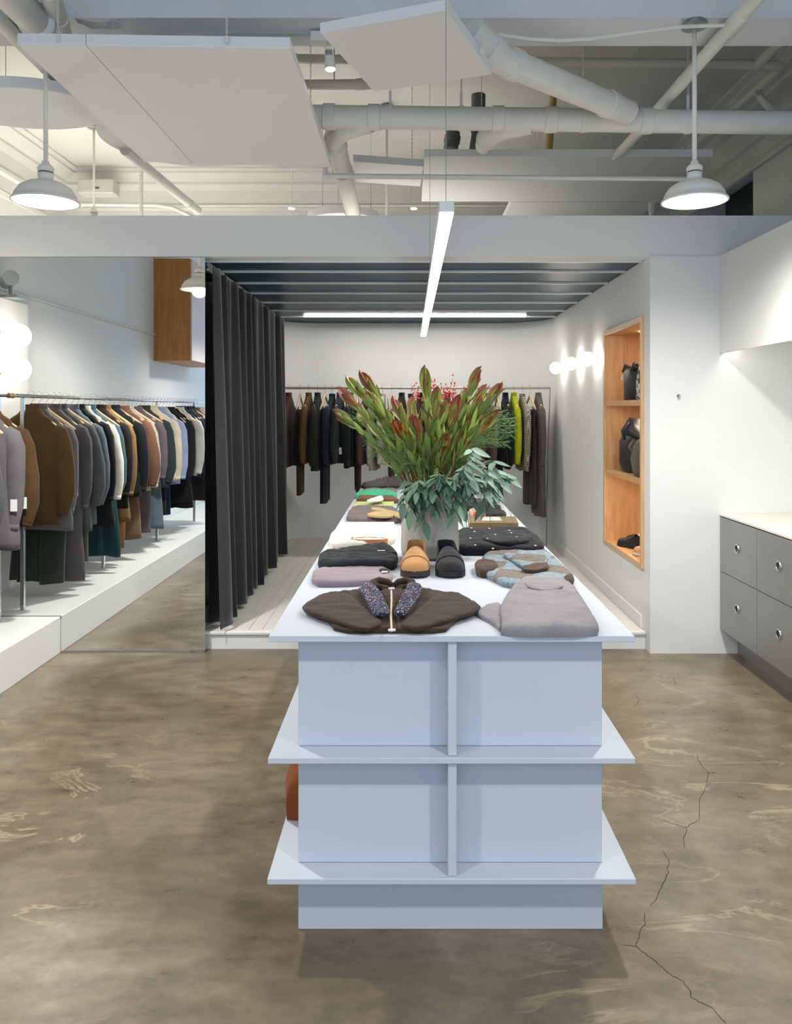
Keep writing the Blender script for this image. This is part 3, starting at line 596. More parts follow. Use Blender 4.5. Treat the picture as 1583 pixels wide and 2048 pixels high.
def garment(kind, name, col, fab, T, label, cat, grp, length, rng, extra=''):
    mt = col if isinstance(col, bpy.types.Material) else fabric(*col, fab)
    T = T @ Matrix.Translation((0, 0, -.024)); length -= .024
    base = T @ Vector((0, 0, -length))
    t = thing(name, label, cat, base, grp)
    puffy = kind == 'puffer'
    if kind in ('jacket', 'coat', 'shirt', 'vest', 'dress', 'puffer', 'sweater'):
        th = {'jacket': .036, 'coat': .040, 'shirt': .026, 'vest': .028, 'dress': .03, 'puffer': .046, 'sweater': .034}[kind]
        fl = {'coat': .04, 'dress': .06, 'shirt': .0, 'jacket': .0, 'vest': -.02, 'puffer': .0, 'sweater': -.01}[kind]
        wt = [(0, .052), (.03, .08), (.085, .145), (.14, .2), (.19, .22), (.3, .214), (length*.6+.1, .215+fl*.5), (length, .22+fl)]
        tt = [(0, th*.95), (.05, th*1.05), (.15, th*1.05), (length, th*1.4)]
        R = cloth_rings(wt, tt, 0.012, -length, rng, T, amp=.006 if kind == 'vest' else .009, m=30)
        if puffy:
            for j, r in enumerate(R):
                c = sum(r, Vector())/len(r); k = 1+0.09*abs(sin(j*1.05)); R[j] = [c+(p-c)*k for p in r]
        MB().rings(R).build('body', mt, t, True)
        if kind not in ('vest', 'dress'):
            sl = min(.62, length*.86); bulge = 0.012 if kind in ('sweater', 'jacket') else 0.0
            for s in (-1, 1):
                sw = rng.uniform(-.012, .012); fwd = rng.uniform(-.02, .012); 
                path = [(s*.165, 0, -.12), (s*.2, 0, -.15), (s*(.225), fwd*.3, -.22), (s*(.242+sw), fwd*.7, -.22-sl*.3), (s*(.245+sw), fwd, -.1-sl*.75), (s*(.235+sw), fwd*1.1, -.08-sl*.95), (s*(.232+sw), fwd*1.1, -.08-sl)]
                rad = [.035, .052, .056, .056+bulge, .05+bulge*1.4, .04+bulge*.4, .036]
                mb = MB(); mb.tube([T @ Vector(p) for p in path], rad, 14, flat=.62, up=T.to_3x3() @ Vector((0, 1, 0)))
                if puffy: pass
                sv = mb.build('sleeve', mt, t, True)
                c0 = T @ Vector(path[-2]); c1 = T @ Vector((path[-1][0], path[-1][1], path[-1][2]-.004))
                MB().tube([c0, c1], [.0405, .0375], 14, flat=.66, up=T.to_3x3() @ Vector((0, 1, 0))).build('cuff', mt, sv, True)
        if kind not in ('dress',):
            hgt = {'sweater': .035, 'vest': .012, 'shirt': .03}.get(kind, .042)
            prof = [(.052, -.02), (.062, 0), (.06, hgt), (.052, hgt), (.05, 0)]
            MB().lathe(prof, 20, sy=.62, M=T).build('collar', mt, t, True, 60)
        if kind in ('jacket', 'coat', 'shirt', 'puffer'):
            pts = [T @ Vector((0.003*sin(k), -th*1.22-0.0045, -.05-k*(length-.07)/8)) for k in range(9)]
            MB().tube(pts, 0.006, 6, flat=.5).build('placket', mt, t, True)
    elif kind == 'trousers':
        z0 = -.135
        wt = [(0, .165), (.04, .168), (.2, .17)]; tt = [(0, .014), (.05, .02), (.2, .03)]
        MB().rings(cloth_rings(wt, tt, z0, z0-.22, rng, T, amp=.004, m=8)).build('waist', mt, t, True)
        for s in (-1, 1):
            wt = [(0, .086), (.3, .088), (length-.1, .085+rng.uniform(-.008, .03))]; tt = [(0, .028), (.3, .034), (length-.1, .03)]
            MB().rings(cloth_rings(wt, tt, z0-.2, -length+rng.uniform(0, .015), rng, T, n=24, amp=.005, freq=3, cx=s*.084, cy=s*.012)).build('leg', mt, t, True)
        MB().rings(cloth_rings([(0, .169), (.04, .17)], [(0, .016), (.04, .019)], z0+.002, z0-.035, rng, T, amp=0, m=3)).build('waistband', mt, t, True)
    elif kind == 'skirt':
        z0 = -.135; wt = [(0, .16), (.05, .165), (length-.1, .24)]; tt = [(0, .02), (.1, .034), (length-.1, .045)]
        MB().rings(cloth_rings(wt, tt, z0, -length, rng, T, amp=.012, freq=11, m=20)).build('panel', mt, t, True)
        MB().rings(cloth_rings([(0, .161), (.04, .166)], [(0, .022), (.04, .03)], z0+.002, z0-.035, rng, T, amp=0, m=3)).build('waistband', mt, t, True)
    if 'tag' in extra:
        s = 1
        p = T @ Vector((.245, -.062, -.5)); mb = MB(); mb.box(p.x-.02, p.x+.02, p.y-.0005, p.y+.0005, p.z-.09, p.z-.02); pt = mb.build('swing_tag', M_white, t); pt['label'] = 'white card tag'
        MB().tube([p+Vector((0, 0, -.022)), p+Vector((0, .01, .03))], .0006, 4).build('string', M_black, t)
    return t
# stripes and plaids
def striped(name, c1, c2, scale, axis=(1, 0, 0), plaid=False):
    if name in MATS: return MATS[name]
    m = mat(name, c1, 0.9, bump=0.3, bscale=300); nt = m.node_tree; b = nt.nodes['Principled BSDF']; tc = nt.nodes.new('ShaderNodeTexCoord')
    def wave(d):
        w_ = nt.nodes.new('ShaderNodeTexWave'); w_.bands_direction = d; w_.inputs['Scale'].default_value = scale; w_.inputs['Distortion'].default_value = 0.4; nt.links.new(tc.outputs['Object'], w_.inputs['Vector']); return w_
    cr = nt.nodes.new('ShaderNodeValToRGB'); cr.color_ramp.elements[0].color = c2; cr.color_ramp.elements[1].color = c1; cr.color_ramp.elements[0].position = .3; cr.color_ramp.elements[1].position = .6
    w1 = wave('Z' if not plaid else 'Y'); src = w1.outputs['Fac']
    if plaid:
        w2 = wave('Z'); mx = nt.nodes.new('ShaderNodeMath'); mx.operation = 'ADD'; nt.links.new(w1.outputs['Fac'], mx.inputs[0]); nt.links.new(w2.outputs['Fac'], mx.inputs[1]); m2 = nt.nodes.new('ShaderNodeMath'); m2.operation = 'MULTIPLY'; m2.inputs[1].default_value = .5; nt.links.new(mx.outputs[0], m2.inputs[0]); src = m2.outputs[0]
    nt.links.new(src, cr.inputs[0]); nt.links.new(cr.outputs[0], b.inputs['Base Color']); return m
STR = striped('cream_stripe', rgb(214, 204, 184), rgb(120, 108, 96), 26)
PLAID = striped('grey_plaid', rgb(176, 166, 152), rgb(92, 84, 76), 16, plaid=True)
BSTR = striped('beige_stripe', rgb(178, 168, 156), rgb(140, 128, 116), 30, plaid=True)

# wall rack
XK, ZK = -2.545, 1.643
rk = thing('clothes_rack', 'long steel clothes rack on the low platform in front of the mirror wall', 'clothes rack', (XK, 2.0, .232))
MB().tube([(XK, -1.3, ZK), (XK, 4.955, ZK)], .0125, 16).build('rail', M_steel2, rk, True)
MB().tube([(XK, 4.952, ZK), (XK, 4.978, ZK)], .017, 16).build('rail_end', mat('brass', rgb(200, 170, 110), .3, metal=1), rk, True)
for y in (4.83, 3.48, 2.1, .73, -.64):
    MB().box(XK-.0125, XK+.0125, y-.0125, y+.0125, .2325, ZK-.0125, b=.002).build('post', M_steel2, rk)
# (kind, name, colour, fabric, hem height in metres below the hanger, words, category)
RACK = [('sweater', 'knit_jacket', (80, 58, 34), 'wool', .80, 'brown wool jacket with a stand collar', 'jacket', 'tag'),
 ('coat', 'coat', (104, 100, 102), 'wool', .84, 'grey wool coat', 'coat', 'tag'),
 ('trousers', 'trousers', (44, 54, 46), 'velvet', 1.24, 'dark green velvet trousers', 'trousers', ''),
 ('coat', 'long_coat', (82, 77, 80), 'wool', 1.24, 'long mauve grey coat', 'coat', ''),
 ('jacket', 'jacket', (78, 80, 82), 'cotton', .92, 'slate grey jacket', 'jacket', ''),
 ('trousers', 'trousers', (86, 84, 84), 'wool', 1.16, 'grey flannel trousers', 'trousers', ''),
 ('jacket', 'jacket', (86, 96, 108), 'cotton', .88, 'blue grey overshirt', 'jacket', ''),
 ('coat', 'coat', (22, 25, 28), 'wool', .92, 'black wool coat', 'coat', ''),
 ('shirt', 'shirt', (232, 226, 216), 'cotton', .76, 'off white shirt', 'shirt', ''),
 ('jacket', 'jacket', (58, 86, 96), 'cotton', .84, 'teal blue overshirt', 'jacket', ''),
 ('skirt', 'skirt', (22, 56, 58), 'wool', 1.2, 'long dark teal skirt', 'skirt', ''),
 ('coat', 'coat', (34, 30, 26), 'wool', .82, 'black brown coat', 'coat', ''),
 ('coat', 'coat', (124, 94, 58), 'wool', .95, 'camel brown coat', 'coat', ''),
 ('trousers', 'trousers', (112, 78, 44), 'wool', 1.2, 'rust brown trousers', 'trousers', ''),
 ('puffer', 'puffer_jacket', (24, 27, 30), 'cotton', .78, 'black quilted puffer jacket', 'jacket', ''),
 ('trousers', 'trousers', (116, 90, 70), 'wool', 1.16, 'tan brown pleated trousers', 'trousers', ''),
 ('sweater', 'sweater', (106, 76, 60), 'wool', .72, 'brown wool sweater', 'sweater', ''),
 ('shirt', 'shirt', STR, '', .76, 'cream striped shirt', 'shirt', 'tag'),
 ('trousers', 'trousers', (92, 84, 88), 'wool', 1.16, 'mauve grey trousers', 'trousers', ''),
 ('shirt', 'shirt', (92, 82, 86), 'cotton', .68, 'mauve short shirt', 'shirt', ''),
 ('trousers', 'jeans', (88, 102, 112), 'cotton', 1.16, 'faded blue grey jeans', 'trousers', ''),
 ('jacket', 'jacket', (48, 54, 58), 'cotton', .78, 'charcoal work jacket', 'jacket', ''),
 ('trousers', 'trousers', (30, 27, 25), 'wool', 1.05, 'black brown trousers', 'trousers', ''),
 ('puffer', 'quilted_jacket', (206, 196, 172), 'cotton', .74, 'cream quilted jacket', 'jacket', ''),
 ('trousers', 'jeans', (36, 48, 72), 'cotton', 1.08, 'navy blue jeans', 'trousers', ''),
 ('shirt', 'shirt', (150, 164, 202), 'cotton', .78, 'pale blue shirt', 'shirt', ''),
 ('vest', 'vest', (206, 196, 176), 'cotton', .66, 'beige vest', 'vest', ''),
 ('dress', 'dress', (20, 22, 24), 'cotton', 1.0, 'black sleeveless dress', 'dress', ''),
 ('shirt', 'shirt', (40, 44, 50), 'cotton', .74, 'charcoal shirt', 'shirt', ''),
 ('vest', 'vest', (18, 20, 22), 'cotton', .7, 'black vest', 'vest', ''),
 ('trousers', 'trousers', (24, 26, 30), 'wool', 1.1, 'black wool trousers', 'trousers', ''),
 ('shirt', 'shirt', (222, 220, 214), 'cotton', .74, 'white cotton shirt', 'shirt', ''),
 ('jacket', 'jacket', (36, 46, 76), 'cotton', .78, 'navy jacket', 'jacket', ''),
 ('jacket', 'jacket', (30, 32, 34), 'wool', .82, 'black jacket', 'jacket', ''),
 ('sweater', 'sweater', (60, 56, 52), 'knit', .7, 'dark taupe sweater', 'sweater', ''),
 ('coat', 'coat', (40, 38, 38), 'wool', 1.05, 'charcoal wool coat', 'coat', ''),
 ('trousers', 'trousers', (50, 46, 40), 'wool', 1.1, 'dark olive trousers', 'trousers', ''),
 ('shirt', 'shirt', (96, 100, 110), 'cotton', .74, 'steel grey shirt', 'shirt', '')]
rng = random.Random(5)
y = 4.715
for i, (kind, nm, col, fab, ln, words, cat, ex) in enumerate(RACK):
    T = Matrix.Translation((XK, y, ZK-HOOK+.016)) @ Matrix.Rotation(radians(rng.uniform(-6, 6)), 4, 'Z') @ Matrix.Rotation(radians(rng.uniform(-2, 2)), 4, 'Y') @ Matrix.Diagonal((1, .86, 1, 1))
    lab = '%s on the wall rack, %s hanger from the mirror' % (words, ORD[i])
    hanger(T, 'beech hanger on the wall rack, %s from the mirror' % ORD[i], 'wooden hangers on the wall rack', kind in ('trousers', 'skirt'))
    garment(kind, nm, col, fab, T, lab, cat, 'clothes on the wall rack', ln, rng, ex)
    y -= (.104 if i < 14 else .112)

# back rail in the niche
YR, ZR = 8.15, 1.78
br = thing('clothes_rail', 'slim steel clothes rail along the niche back wall', 'clothes rail', (0, YR, ZP))
M_nick = mat('brushed_nickel', rgb(206, 196, 184), .45, metal=.35)
MB().tube([(-1.37, YR, ZR), (1.475, YR, ZR)], .0125, 14).build('rail', M_nick, br, True)
MB().tube([(1.468, YR, ZR), (1.472, YR, ZR-.02), (1.455, YR+.02, ZR-.6), (1.44, YR+.05, ZP)], .006, 8).build('leg', M_steel2, br, True)
MB().tube([(-1.365, YR, ZR), (-1.365, YR+.02, ZP)], .006, 8).build('leg', M_steel2, br, True)
for x in (-.6, .5): MB().tube([(x, YR, ZR), (x, 8.79, ZR)], .006, 8).build('wall_bracket', M_steel2, br, True)
BACK = [(577, 'jacket', 'jacket', (74, 42, 36), 'wool', 935, 'maroon brown jacket', 'jacket', 'tag'),
 (600, 'trousers', 'trousers', (64, 48, 28), 'wool', 993, 'olive brown trousers', 'trousers', ''),
 (617, 'jacket', 'jacket', (94, 70, 40), 'wool', 928, 'tobacco brown jacket', 'jacket', ''),
 (635, 'jacket', 'jacket', (36, 38, 32), 'wool', 942, 'green black jacket', 'jacket', ''),
 (650, 'trousers', 'trousers', (24, 26, 30), 'wool', 1008, 'black cropped trousers', 'trousers', ''),
 (664, 'shirt', 'shirt', (34, 44, 62), 'cotton', 930, 'navy shirt', 'shirt', ''),
 (679, 'jacket', 'jacket', (46, 50, 54), 'cotton', 928, 'charcoal zip jacket', 'jacket', ''),
 (700, 'jacket', 'jacket', (26, 34, 32), 'wool', 936, 'bottle green jacket', 'jacket', 'tag'),
 (715, 'trousers', 'trousers', (54, 40, 26), 'wool', 985, 'chocolate brown trousers', 'trousers', ''),
 (731, 'shirt', 'shirt', (82, 62, 50), 'cotton', 930, 'cocoa brown shirt', 'shirt', ''),
 (748, 'shirt', 'shirt', BSTR, '', 942, 'beige checked shirt', 'shirt', ''),
 (765, 'shirt', 'shirt', (206, 196, 180), 'cotton', 930, 'cream shirt', 'shirt', ''),
 (783, 'trousers', 'trousers', (74, 64, 48), 'wool', 965, 'olive trousers', 'trousers', ''),
 (803, 'jacket', 'jacket', (40, 38, 36), 'wool', 930, 'dark umber jacket', 'jacket', ''),
 (821, 'shirt', 'shirt', (70, 60, 54), 'cotton', 930, 'walnut brown shirt', 'shirt', ''),
 (840, 'jacket', 'jacket', (30, 34, 36), 'wool', 934, 'ink black jacket', 'jacket', ''),
 (858, 'trousers', 'trousers', (44, 40, 36), 'wool', 975, 'dark umber trousers', 'trousers', ''),
 (876, 'shirt', 'shirt', (120, 110, 100), 'cotton', 930, 'stone grey shirt', 'shirt', ''),
 (894, 'jacket', 'jacket', (58, 48, 40), 'wool', 930, 'dark brown jacket', 'jacket', ''),
 (912, 'trousers', 'trousers', (60, 46, 34), 'wool', 985, 'coffee brown trousers', 'trousers', ''),
 (930, 'coat', 'coat', (104, 76, 46), 'wool', 930, 'caramel brown coat', 'coat', ''),
 (956, 'jacket', 'jacket', (92, 66, 42), 'wool', 935, 'chestnut brown jacket', 'jacket', ''),
 (978, 'shirt', 'shirt', (96, 74, 70), 'cotton', 942, 'mauve brown shirt', 'shirt', ''),
 (994, 'trousers', 'trousers', (22, 24, 26), 'wool', 1005, 'plain black trousers', 'trousers', ''),
 (1010, 'jacket', 'jacket', (22, 25, 24), 'wool', 938, 'black hooded jacket', 'jacket', ''),
 (1027, 'jacket', 'jacket', (168, 176, 16), 'wool', 930, 'bright lime green jacket', 'jacket', ''),
 (1044, 'shirt', 'shirt', PLAID, '', 943, 'grey beige plaid shirt', 'shirt', ''),
 (1059, 'trousers', 'trousers', (70, 64, 56), 'wool', 1016, 'dark taupe trousers', 'trousers', ''),
 (1076, 'coat', 'long_coat', (94, 86, 78), 'wool', 1034, 'long taupe grey coat', 'coat', '')]
for i, (px, kind, nm, col, fab, hem, words, cat, ex) in enumerate(BACK):
    X = (px-VX)*YR/F; zt = ZR-HOOK+.016; ln = zt-(H-(hem-VY)*(YR-.2)/F)
    T = Matrix.Translation((X, YR, zt)) @ Matrix.Rotation(radians(-90+rng.uniform(-6, 6)+(5 if px > 818 else -5)), 4, 'Z') @ Matrix.Diagonal((1, .8, 1, 1))
    hanger(T, 'beech hanger on the niche rail holding the %s' % words, 'wooden hangers on the niche rail', kind == 'trousers')
    garment(kind, nm, col, fab, T, '%s hanging on the rail along the niche back wall' % words, cat, 'clothes on the niche rail', ln, rng, ex)
# ---------------------------------------------------------------- folded clothes and things on the table
from mathutils import noise as mnoise
def TP(px, py, h=0.0, zt=None):
    z = (ZT if zt is None else zt)+h; d = (z-H)*F/(VY-py); return Vector(((px-VX)*d/F, d, z))
def smooth_poly(pts, n=3):
    for _ in range(n):
        q = []
        for i in range(len(pts)):
            a, b = pts[i], pts[(i+1) % len(pts)]; q += [a*.78+b*.22, a*.22+b*.78]
        pts = q
    return pts
def pdist(p, poly):
    best = 9
    for i in range(len(poly)):
        a, b = poly[i], poly[(i+1) % len(poly)]; ab = b-a; L2 = ab.length_squared
        u = max(0, min(1, (p-a).dot(ab)/L2)) if L2 > 1e-12 else 0; d = (p-a-ab*u).length
        if d < best: best = d
    return best
def inside(p, poly):
    c = False; j = len(poly)-1
    for i in range(len(poly)):
        a, b = poly[i], poly[j]
        if (a.y > p.y) != (b.y > p.y) and p.x < (b.x-a.x)*(p.y-a.y)/(b.y-a.y)+a.x: c = not c
        j = i
    return c
def pad(name, outline, z0, t, m, parent, rough=.004, r=None, seed=0, step=.016, soft=1, wr=14, edge=.5):
    """a soft folded textile: traced outline in world XY, its own thickness, rounded edge and wrinkles"""
    poly = smooth_poly([Vector((p[0], p[1])) for p in outline], max(soft, 1))
    while len(poly) < 60:
        poly = [q for i in range(len(poly)) for q in (poly[i], (poly[i]+poly[(i+1) % len(poly)])/2)]
    ar = sum(poly[i].x*poly[(i+1) % len(poly)].y-poly[(i+1) % len(poly)].x*poly[i].y for i in range(len(poly)))
    if ar < 0: poly = poly[::-1]
    r = r or min(t*.55, .016); rg = random.Random(seed); ph = [rg.uniform(0, 6.28) for _ in range(8)]
    n = len(poly); pts = list(poly)
    for f in (.15, .4, .75):
        for i in range(0, n, 1 if f < .2 else 2):
            e = poly[(i+1) % n]-poly[i-1]
            if e.length < 1e-6: continue
            p = poly[i]+Vector((-e.y, e.x)).normalized()*r*f
            if inside(p, poly) and pdist(p, poly) > r*f*.9: pts.append(p)
    x0, x1 = min(p.x for p in poly), max(p.x for p in poly); y0, y1 = min(p.y for p in poly), max(p.y for p in poly)
    y = y0
    while y < y1:
        x = x0
        while x < x1:
            p = Vector((x+rg.uniform(-.3, .3)*step, y+rg.uniform(-.3, .3)*step))
            if inside(p, poly) and pdist(p, poly) > r*.9: pts.append(p)
            x += step
        y += step
    out = delaunay_2d_cdt(pts, [(i, (i+1) % n) for i in range(n)], [], 1, 1e-5)
    V2, FF = out[0], out[2]; V = []
    for p in V2:
        p = Vector((p[0], p[1])); d = min(pdist(p, poly)/r, 1); h = t*(edge+(1-edge)*sqrt(max(0, 1-(1-d)**2)))
        h += d*rough*1.5*(mnoise.noise(Vector((p.x*wr*.8, p.y*wr*1.6, seed*3.7)))+.5*mnoise.noise(Vector((p.x*wr*2.2+5, p.y*wr*3, seed*1.3))))
        V.append((p.x, p.y, z0+max(h, .001)))
    bd = {}
    for f in FF:
        for a, b in zip(f, list(f[1:])+[f[0]]): bd[(a, b)] = bd.get((a, b), 0)+1
    be = [(a, b) for (a, b) in bd if (b, a) not in bd]
    mb = MB(); nb = len(V); lo = {}
    cx = sum(p.x for p in poly)/n; cy = sum(p.y for p in poly)/n
    for a, b in be:
        for k in (a, b):
            if k not in lo: lo[k] = len(V); q = V[k]; L_ = max(sqrt((q[0]-cx)**2+(q[1]-cy)**2), 1e-4); s = 1-min(r*.35/L_, .3); V.append((cx+(q[0]-cx)*s, cy+(q[1]-cy)*s, z0))
    faces = [tuple(f) for f in FF]+[(a, lo[a], lo[b], b) for a, b in be]
    mb.add(V, faces); return mb.build(name, m, parent, True)
def outl(pts, h=0.0): return [TP(x, y, h) for x, y in pts]
Z0 = ZT+.0006
def folded(name, label, cat, parts, grp='folded clothes on the display table'):
    c = outl(parts[0][1]); ctr = sum(c, Vector())/len(c); t = thing(name, label, cat, (ctr.x, ctr.y, ZT), grp)
    for k, (pn, pts, dz, th, m, *kw) in enumerate(parts):
        pad(pn, outl(pts, dz+th*.5), Z0+dz, th, m, t, seed=k+len(name), **(kw[0] if kw else {}))
    return t
brown = fabric(62, 48, 38, 'wool'); navy = mat('navy_knit_flecked', rgb(38, 42, 66), .95, bump=.9, bscale=160, var=.3, vscale=60)
# fleck pattern on the scarf
nt = navy.node_tree; bs = nt.nodes['Principled BSDF']; tc = nt.nodes.new('ShaderNodeTexCoord'); vo = nt.nodes.new('ShaderNodeTexVoronoi'); vo.inputs['Scale'].default_value = 330; nt.links.new(tc.outputs['Object'], vo.inputs['Vector'])
cr = nt.nodes.new('ShaderNodeValToRGB'); e = cr.color_ramp.elements; e[0].position = 0; e[0].color = rgb(36, 40, 66); e[1].position = .86; e[1].color = rgb(36, 40, 66); x_ = e.new(.88); x_.color = rgb(170, 90, 70); x_ = e.new(.93); x_.color = rgb(200, 196, 200)
sp_ = nt.nodes.new('ShaderNodeSeparateColor'); nt.links.new(vo.outputs['Color'], sp_.inputs[0]); nt.links.new(sp_.outputs[0], cr.inputs[0]); nt.links.new(cr.outputs[0], bs.inputs['Base Color'])
cd = folded('zip_cardigan', 'dark brown zip cardigan laid flat with folded sleeves on the table end', 'cardigan', [
 ('body', [(640, 1190), (716, 1181), (742, 1170), (785, 1166), (826, 1170), (850, 1180), (925, 1190), (935, 1224), (905, 1248), (888, 1264), (780, 1263), (672, 1264), (650, 1236)], 0, .014, brown),
 ('sleeve', [(602, 1213), (653, 1184), (704, 1192), (745, 1232), (769, 1250), (727, 1262), (680, 1248), (610, 1224)], .012, .014, brown, dict(rough=.003)),
 ('sleeve', [(963, 1213), (907, 1182), (866, 1192), (822, 1232), (797, 1252), (835, 1262), (890, 1244), (955, 1224)], .012, .014, brown, dict(rough=.003))])
c = TP(785, 1172, .02)
for s in (-1, 1): MB().tube([c+Vector((s*x, y, z)) for x, y, z in ((.004, .0, .004), (.02, .012, .012), (.05, .02, .016), (.07, .004, .012), (.06, -.02, .004), (.035, -.03, .0))], [.008, .012, .013, .013, .012, .009], 10).build('collar', brown, cd, True)
for k, (x, y) in enumerate(((-.055, -.03), (.055, -.03))): pass
zp = [TP(782+.6*sin(k), 1182+k*10.5, .026) for k in range(9)]; MB().tube([p+Vector((0, 0, .004)) for p in zp], .0035, 6, flat=.5).build('zip', mat('cream_tape', rgb(214, 192, 164), .7), cd, True)
for p in (zp[0], zp[-1]): MB().tube([p+Vector((-.008, 0, .008)), p+Vector((0, -.004, .009)), p+Vector((.01, .002, .008))], .004, 8).build('zip_pull', M_white, cd, True)
folded('scarf', 'navy flecked knit scarf draped down the front of the brown cardigan', 'scarf', [
 ('panel', [(714, 1172), (745, 1164), (764, 1190), (780, 1222), (776, 1230), (745, 1228), (730, 1200)], .03, .012, navy, dict(soft=1)),
 ('panel', [(818, 1164), (847, 1172), (836, 1198), (814, 1228), (788, 1229), (789, 1220), (803, 1192)], .03, .012, navy, dict(soft=1))])
grey = fabric(140, 136, 138, 'knit')
folded('sweater', 'light grey folded wool sweater at the table corner', 'sweater', [
 ('body', [(999, 1264), (1197, 1264), (1197, 1252), (1172, 1212), (1146, 1172), (1120, 1161), (1046, 1160), (1028, 1172), (1008, 1198), (996, 1225), (1004, 1250)], 0, .034, grey, dict(r=.017)),
 ('sleeve', [(951, 1224), (975, 1212), (1000, 1206), (1012, 1240), (1002, 1262), (985, 1246), (957, 1232)], 0, .016, grey, dict(soft=1)),
 ('neckband', [(1048, 1163), (1060, 1170), (1100, 1173), (1128, 1168), (1122, 1178), (1090, 1181), (1055, 1177)], .033, .005, grey, dict(step=.01))])
def patch_mat():
    m = mat('patchwork_fleece', rgb(112, 104, 98), .95, bump=.8, bscale=160); nt = m.node_tree; bs = nt.nodes['Principled BSDF']; tc = nt.nodes.new('ShaderNodeTexCoord')
    mp = nt.nodes.new('ShaderNodeMapping'); mp.inputs['Rotation'].default_value = (0, 0, .35); nt.links.new(tc.outputs['Object'], mp.inputs['Vector'])
    ck = nt.nodes.new('ShaderNodeTexChecker'); ck.inputs['Scale'].default_value = 7; ck.inputs['Color1'].default_value = rgb(118, 108, 100); ck.inputs['Color2'].default_value = rgb(130, 145, 154); nt.links.new(mp.outputs[0], ck.inputs['Vector'])
    n = nt.nodes.new('ShaderNodeTexNoise'); n.inputs['Scale'].default_value = 70; nt.links.new(tc.outputs['Object'], n.inputs['Vector'])
    mx = nt.nodes.new('ShaderNodeMix'); mx.data_type = 'RGBA'; mx.blend_type = 'OVERLAY'; mx.inputs['Factor'].default_value = .6; nt.links.new(ck.outputs['Color'], mx.inputs['A']); nt.links.new(n.outputs['Fac'], mx.inputs['B']); nt.links.new(mx.outputs['Result'], bs.inputs['Base Color']); return m
PM = patch_mat(); dkb = fabric(78, 62, 50, 'knit')
folded('patchwork_cardigan', 'grey and blue patchwork fleece cardigan with brown trim, folded', 'cardigan', [
 ('body', [(965, 1112), (985, 1104), (1085, 1101), (1098, 1106), (1132, 1138), (1148, 1155), (1146, 1167), (1090, 1170), (1015, 1172), (978, 1154), (955, 1142)], 0, .026, PM, dict(soft=1)),
 ('sleeve', [(1000, 1108), (1050, 1102), (1088, 1104), (1096, 1128), (1060, 1138), (1030, 1128)], .025, .014, PM, dict(soft=1)),
 ('cuff', [(1040, 1136), (1060, 1130), (1094, 1127), (1099, 1137), (1075, 1142), (1050, 1143)], .027, .016, dkb, dict(soft=1, step=.01)),
 ('collar', [(948, 1128), (965, 1122), (990, 1126), (998, 1136), (990, 1144), (962, 1148), (950, 1140)], .004, .034, dkb, dict(soft=1, step=.01)),
 ('hem', [(1124, 1158), (1146, 1152), (1149, 1164), (1130, 1170)], .002, .034, dkb, dict(soft=1, step=.01))])
blk = fabric(30, 31, 34, 'knit')
dots = folded('dotted_sweater', 'black knit sweater with small white dots, folded behind the patchwork cardigan', 'sweater', [
 ('body', [(905, 1062), (1000, 1060), (1055, 1062), (1076, 1078), (1089, 1092), (1086, 1101), (1000, 1102), (905, 1102)], 0, .045, blk, dict(soft=1, rough=.008, wr=9)),
 ('sleeve', [(960, 1066), (1050, 1064), (1070, 1082), (1010, 1090), (965, 1082)], .04, .018, blk, dict(soft=1, rough=.005))])
dotm = MB().sphere((0, 0, 0), .0055, 8, 6, .5).mesh('dot', M_white, True); rg = random.Random(8)
for x, y in ((942, 1056), (978, 1057), (1018, 1061), (1022, 1066), (1033, 1074), (948, 1063), (974, 1077), (990, 1069), (940, 1076), (950, 1090), (985, 1097), (1070, 1091)):
    link('dot', dotm, dots, Matrix.Translation(TP(x, y, .056)))
mau = fabric(146, 132, 138, 'cotton')
mv = folded('tshirt', 'mauve folded t-shirt with a white neck label', 't-shirt', [
 ('body', [(621, 1168), (626, 1140), (690, 1137), (748, 1131), (780, 1142), (787, 1156), (780, 1162), (740, 1165), (680, 1168)], 0, .026, mau, dict(soft=1)),
 ('layer', [(623, 1169), (640, 1148), (735, 1146), (740, 1166)], 0, .014, mau, dict(soft=1)),
 ('neckband', [(756, 1140), (768, 1136), (780, 1142), (777, 1146), (764, 1144)], .024, .008, fabric(40, 42, 48, 'cotton'), dict(soft=1, step=.008))])
a = TP(769, 1144, .032); MB().box(a.x-.012, a.x+.012, a.y-.008, a.y+.012, a.z, a.z+.001).build('neck_label', M_white, mv)
bk = fabric(32, 36, 38, 'knit')
bsw = folded('sweater', 'black folded knit sweater behind the mauve t-shirt', 'sweater', [
 ('body', [(634, 1135), (638, 1108), (700, 1101), (762, 1092), (790, 1106), (798, 1122), (788, 1132), (728, 1134)], 0, .045, bk, dict(soft=1, rough=.006, r=.02)),
 ('collar', [(752, 1092), (768, 1088), (786, 1098), (797, 1112), (782, 1112), (764, 1102)], .025, .03, bk, dict(soft=1, step=.01))])
a = TP(762, 1101, .0585); MB().box(a.x-.016, a.x+.016, a.y-.003, a.y+.004, a.z-.001, a.z+.001).build('neck_label', M_white, bsw)
crm = fabric(222, 214, 198, 'knit')
folded('blanket', 'cream folded wool blanket', 'blanket', [
 ('body', [(654, 1091), (662, 1066), (684, 1058), (784, 1060), (792, 1068), (788, 1082), (770, 1086), (700, 1089)], 0, .034, crm, dict(soft=1, r=.02)),
 ('layer', [(656, 1092), (668, 1074), (708, 1076), (706, 1091)], 0, .018, crm, dict(soft=1))])
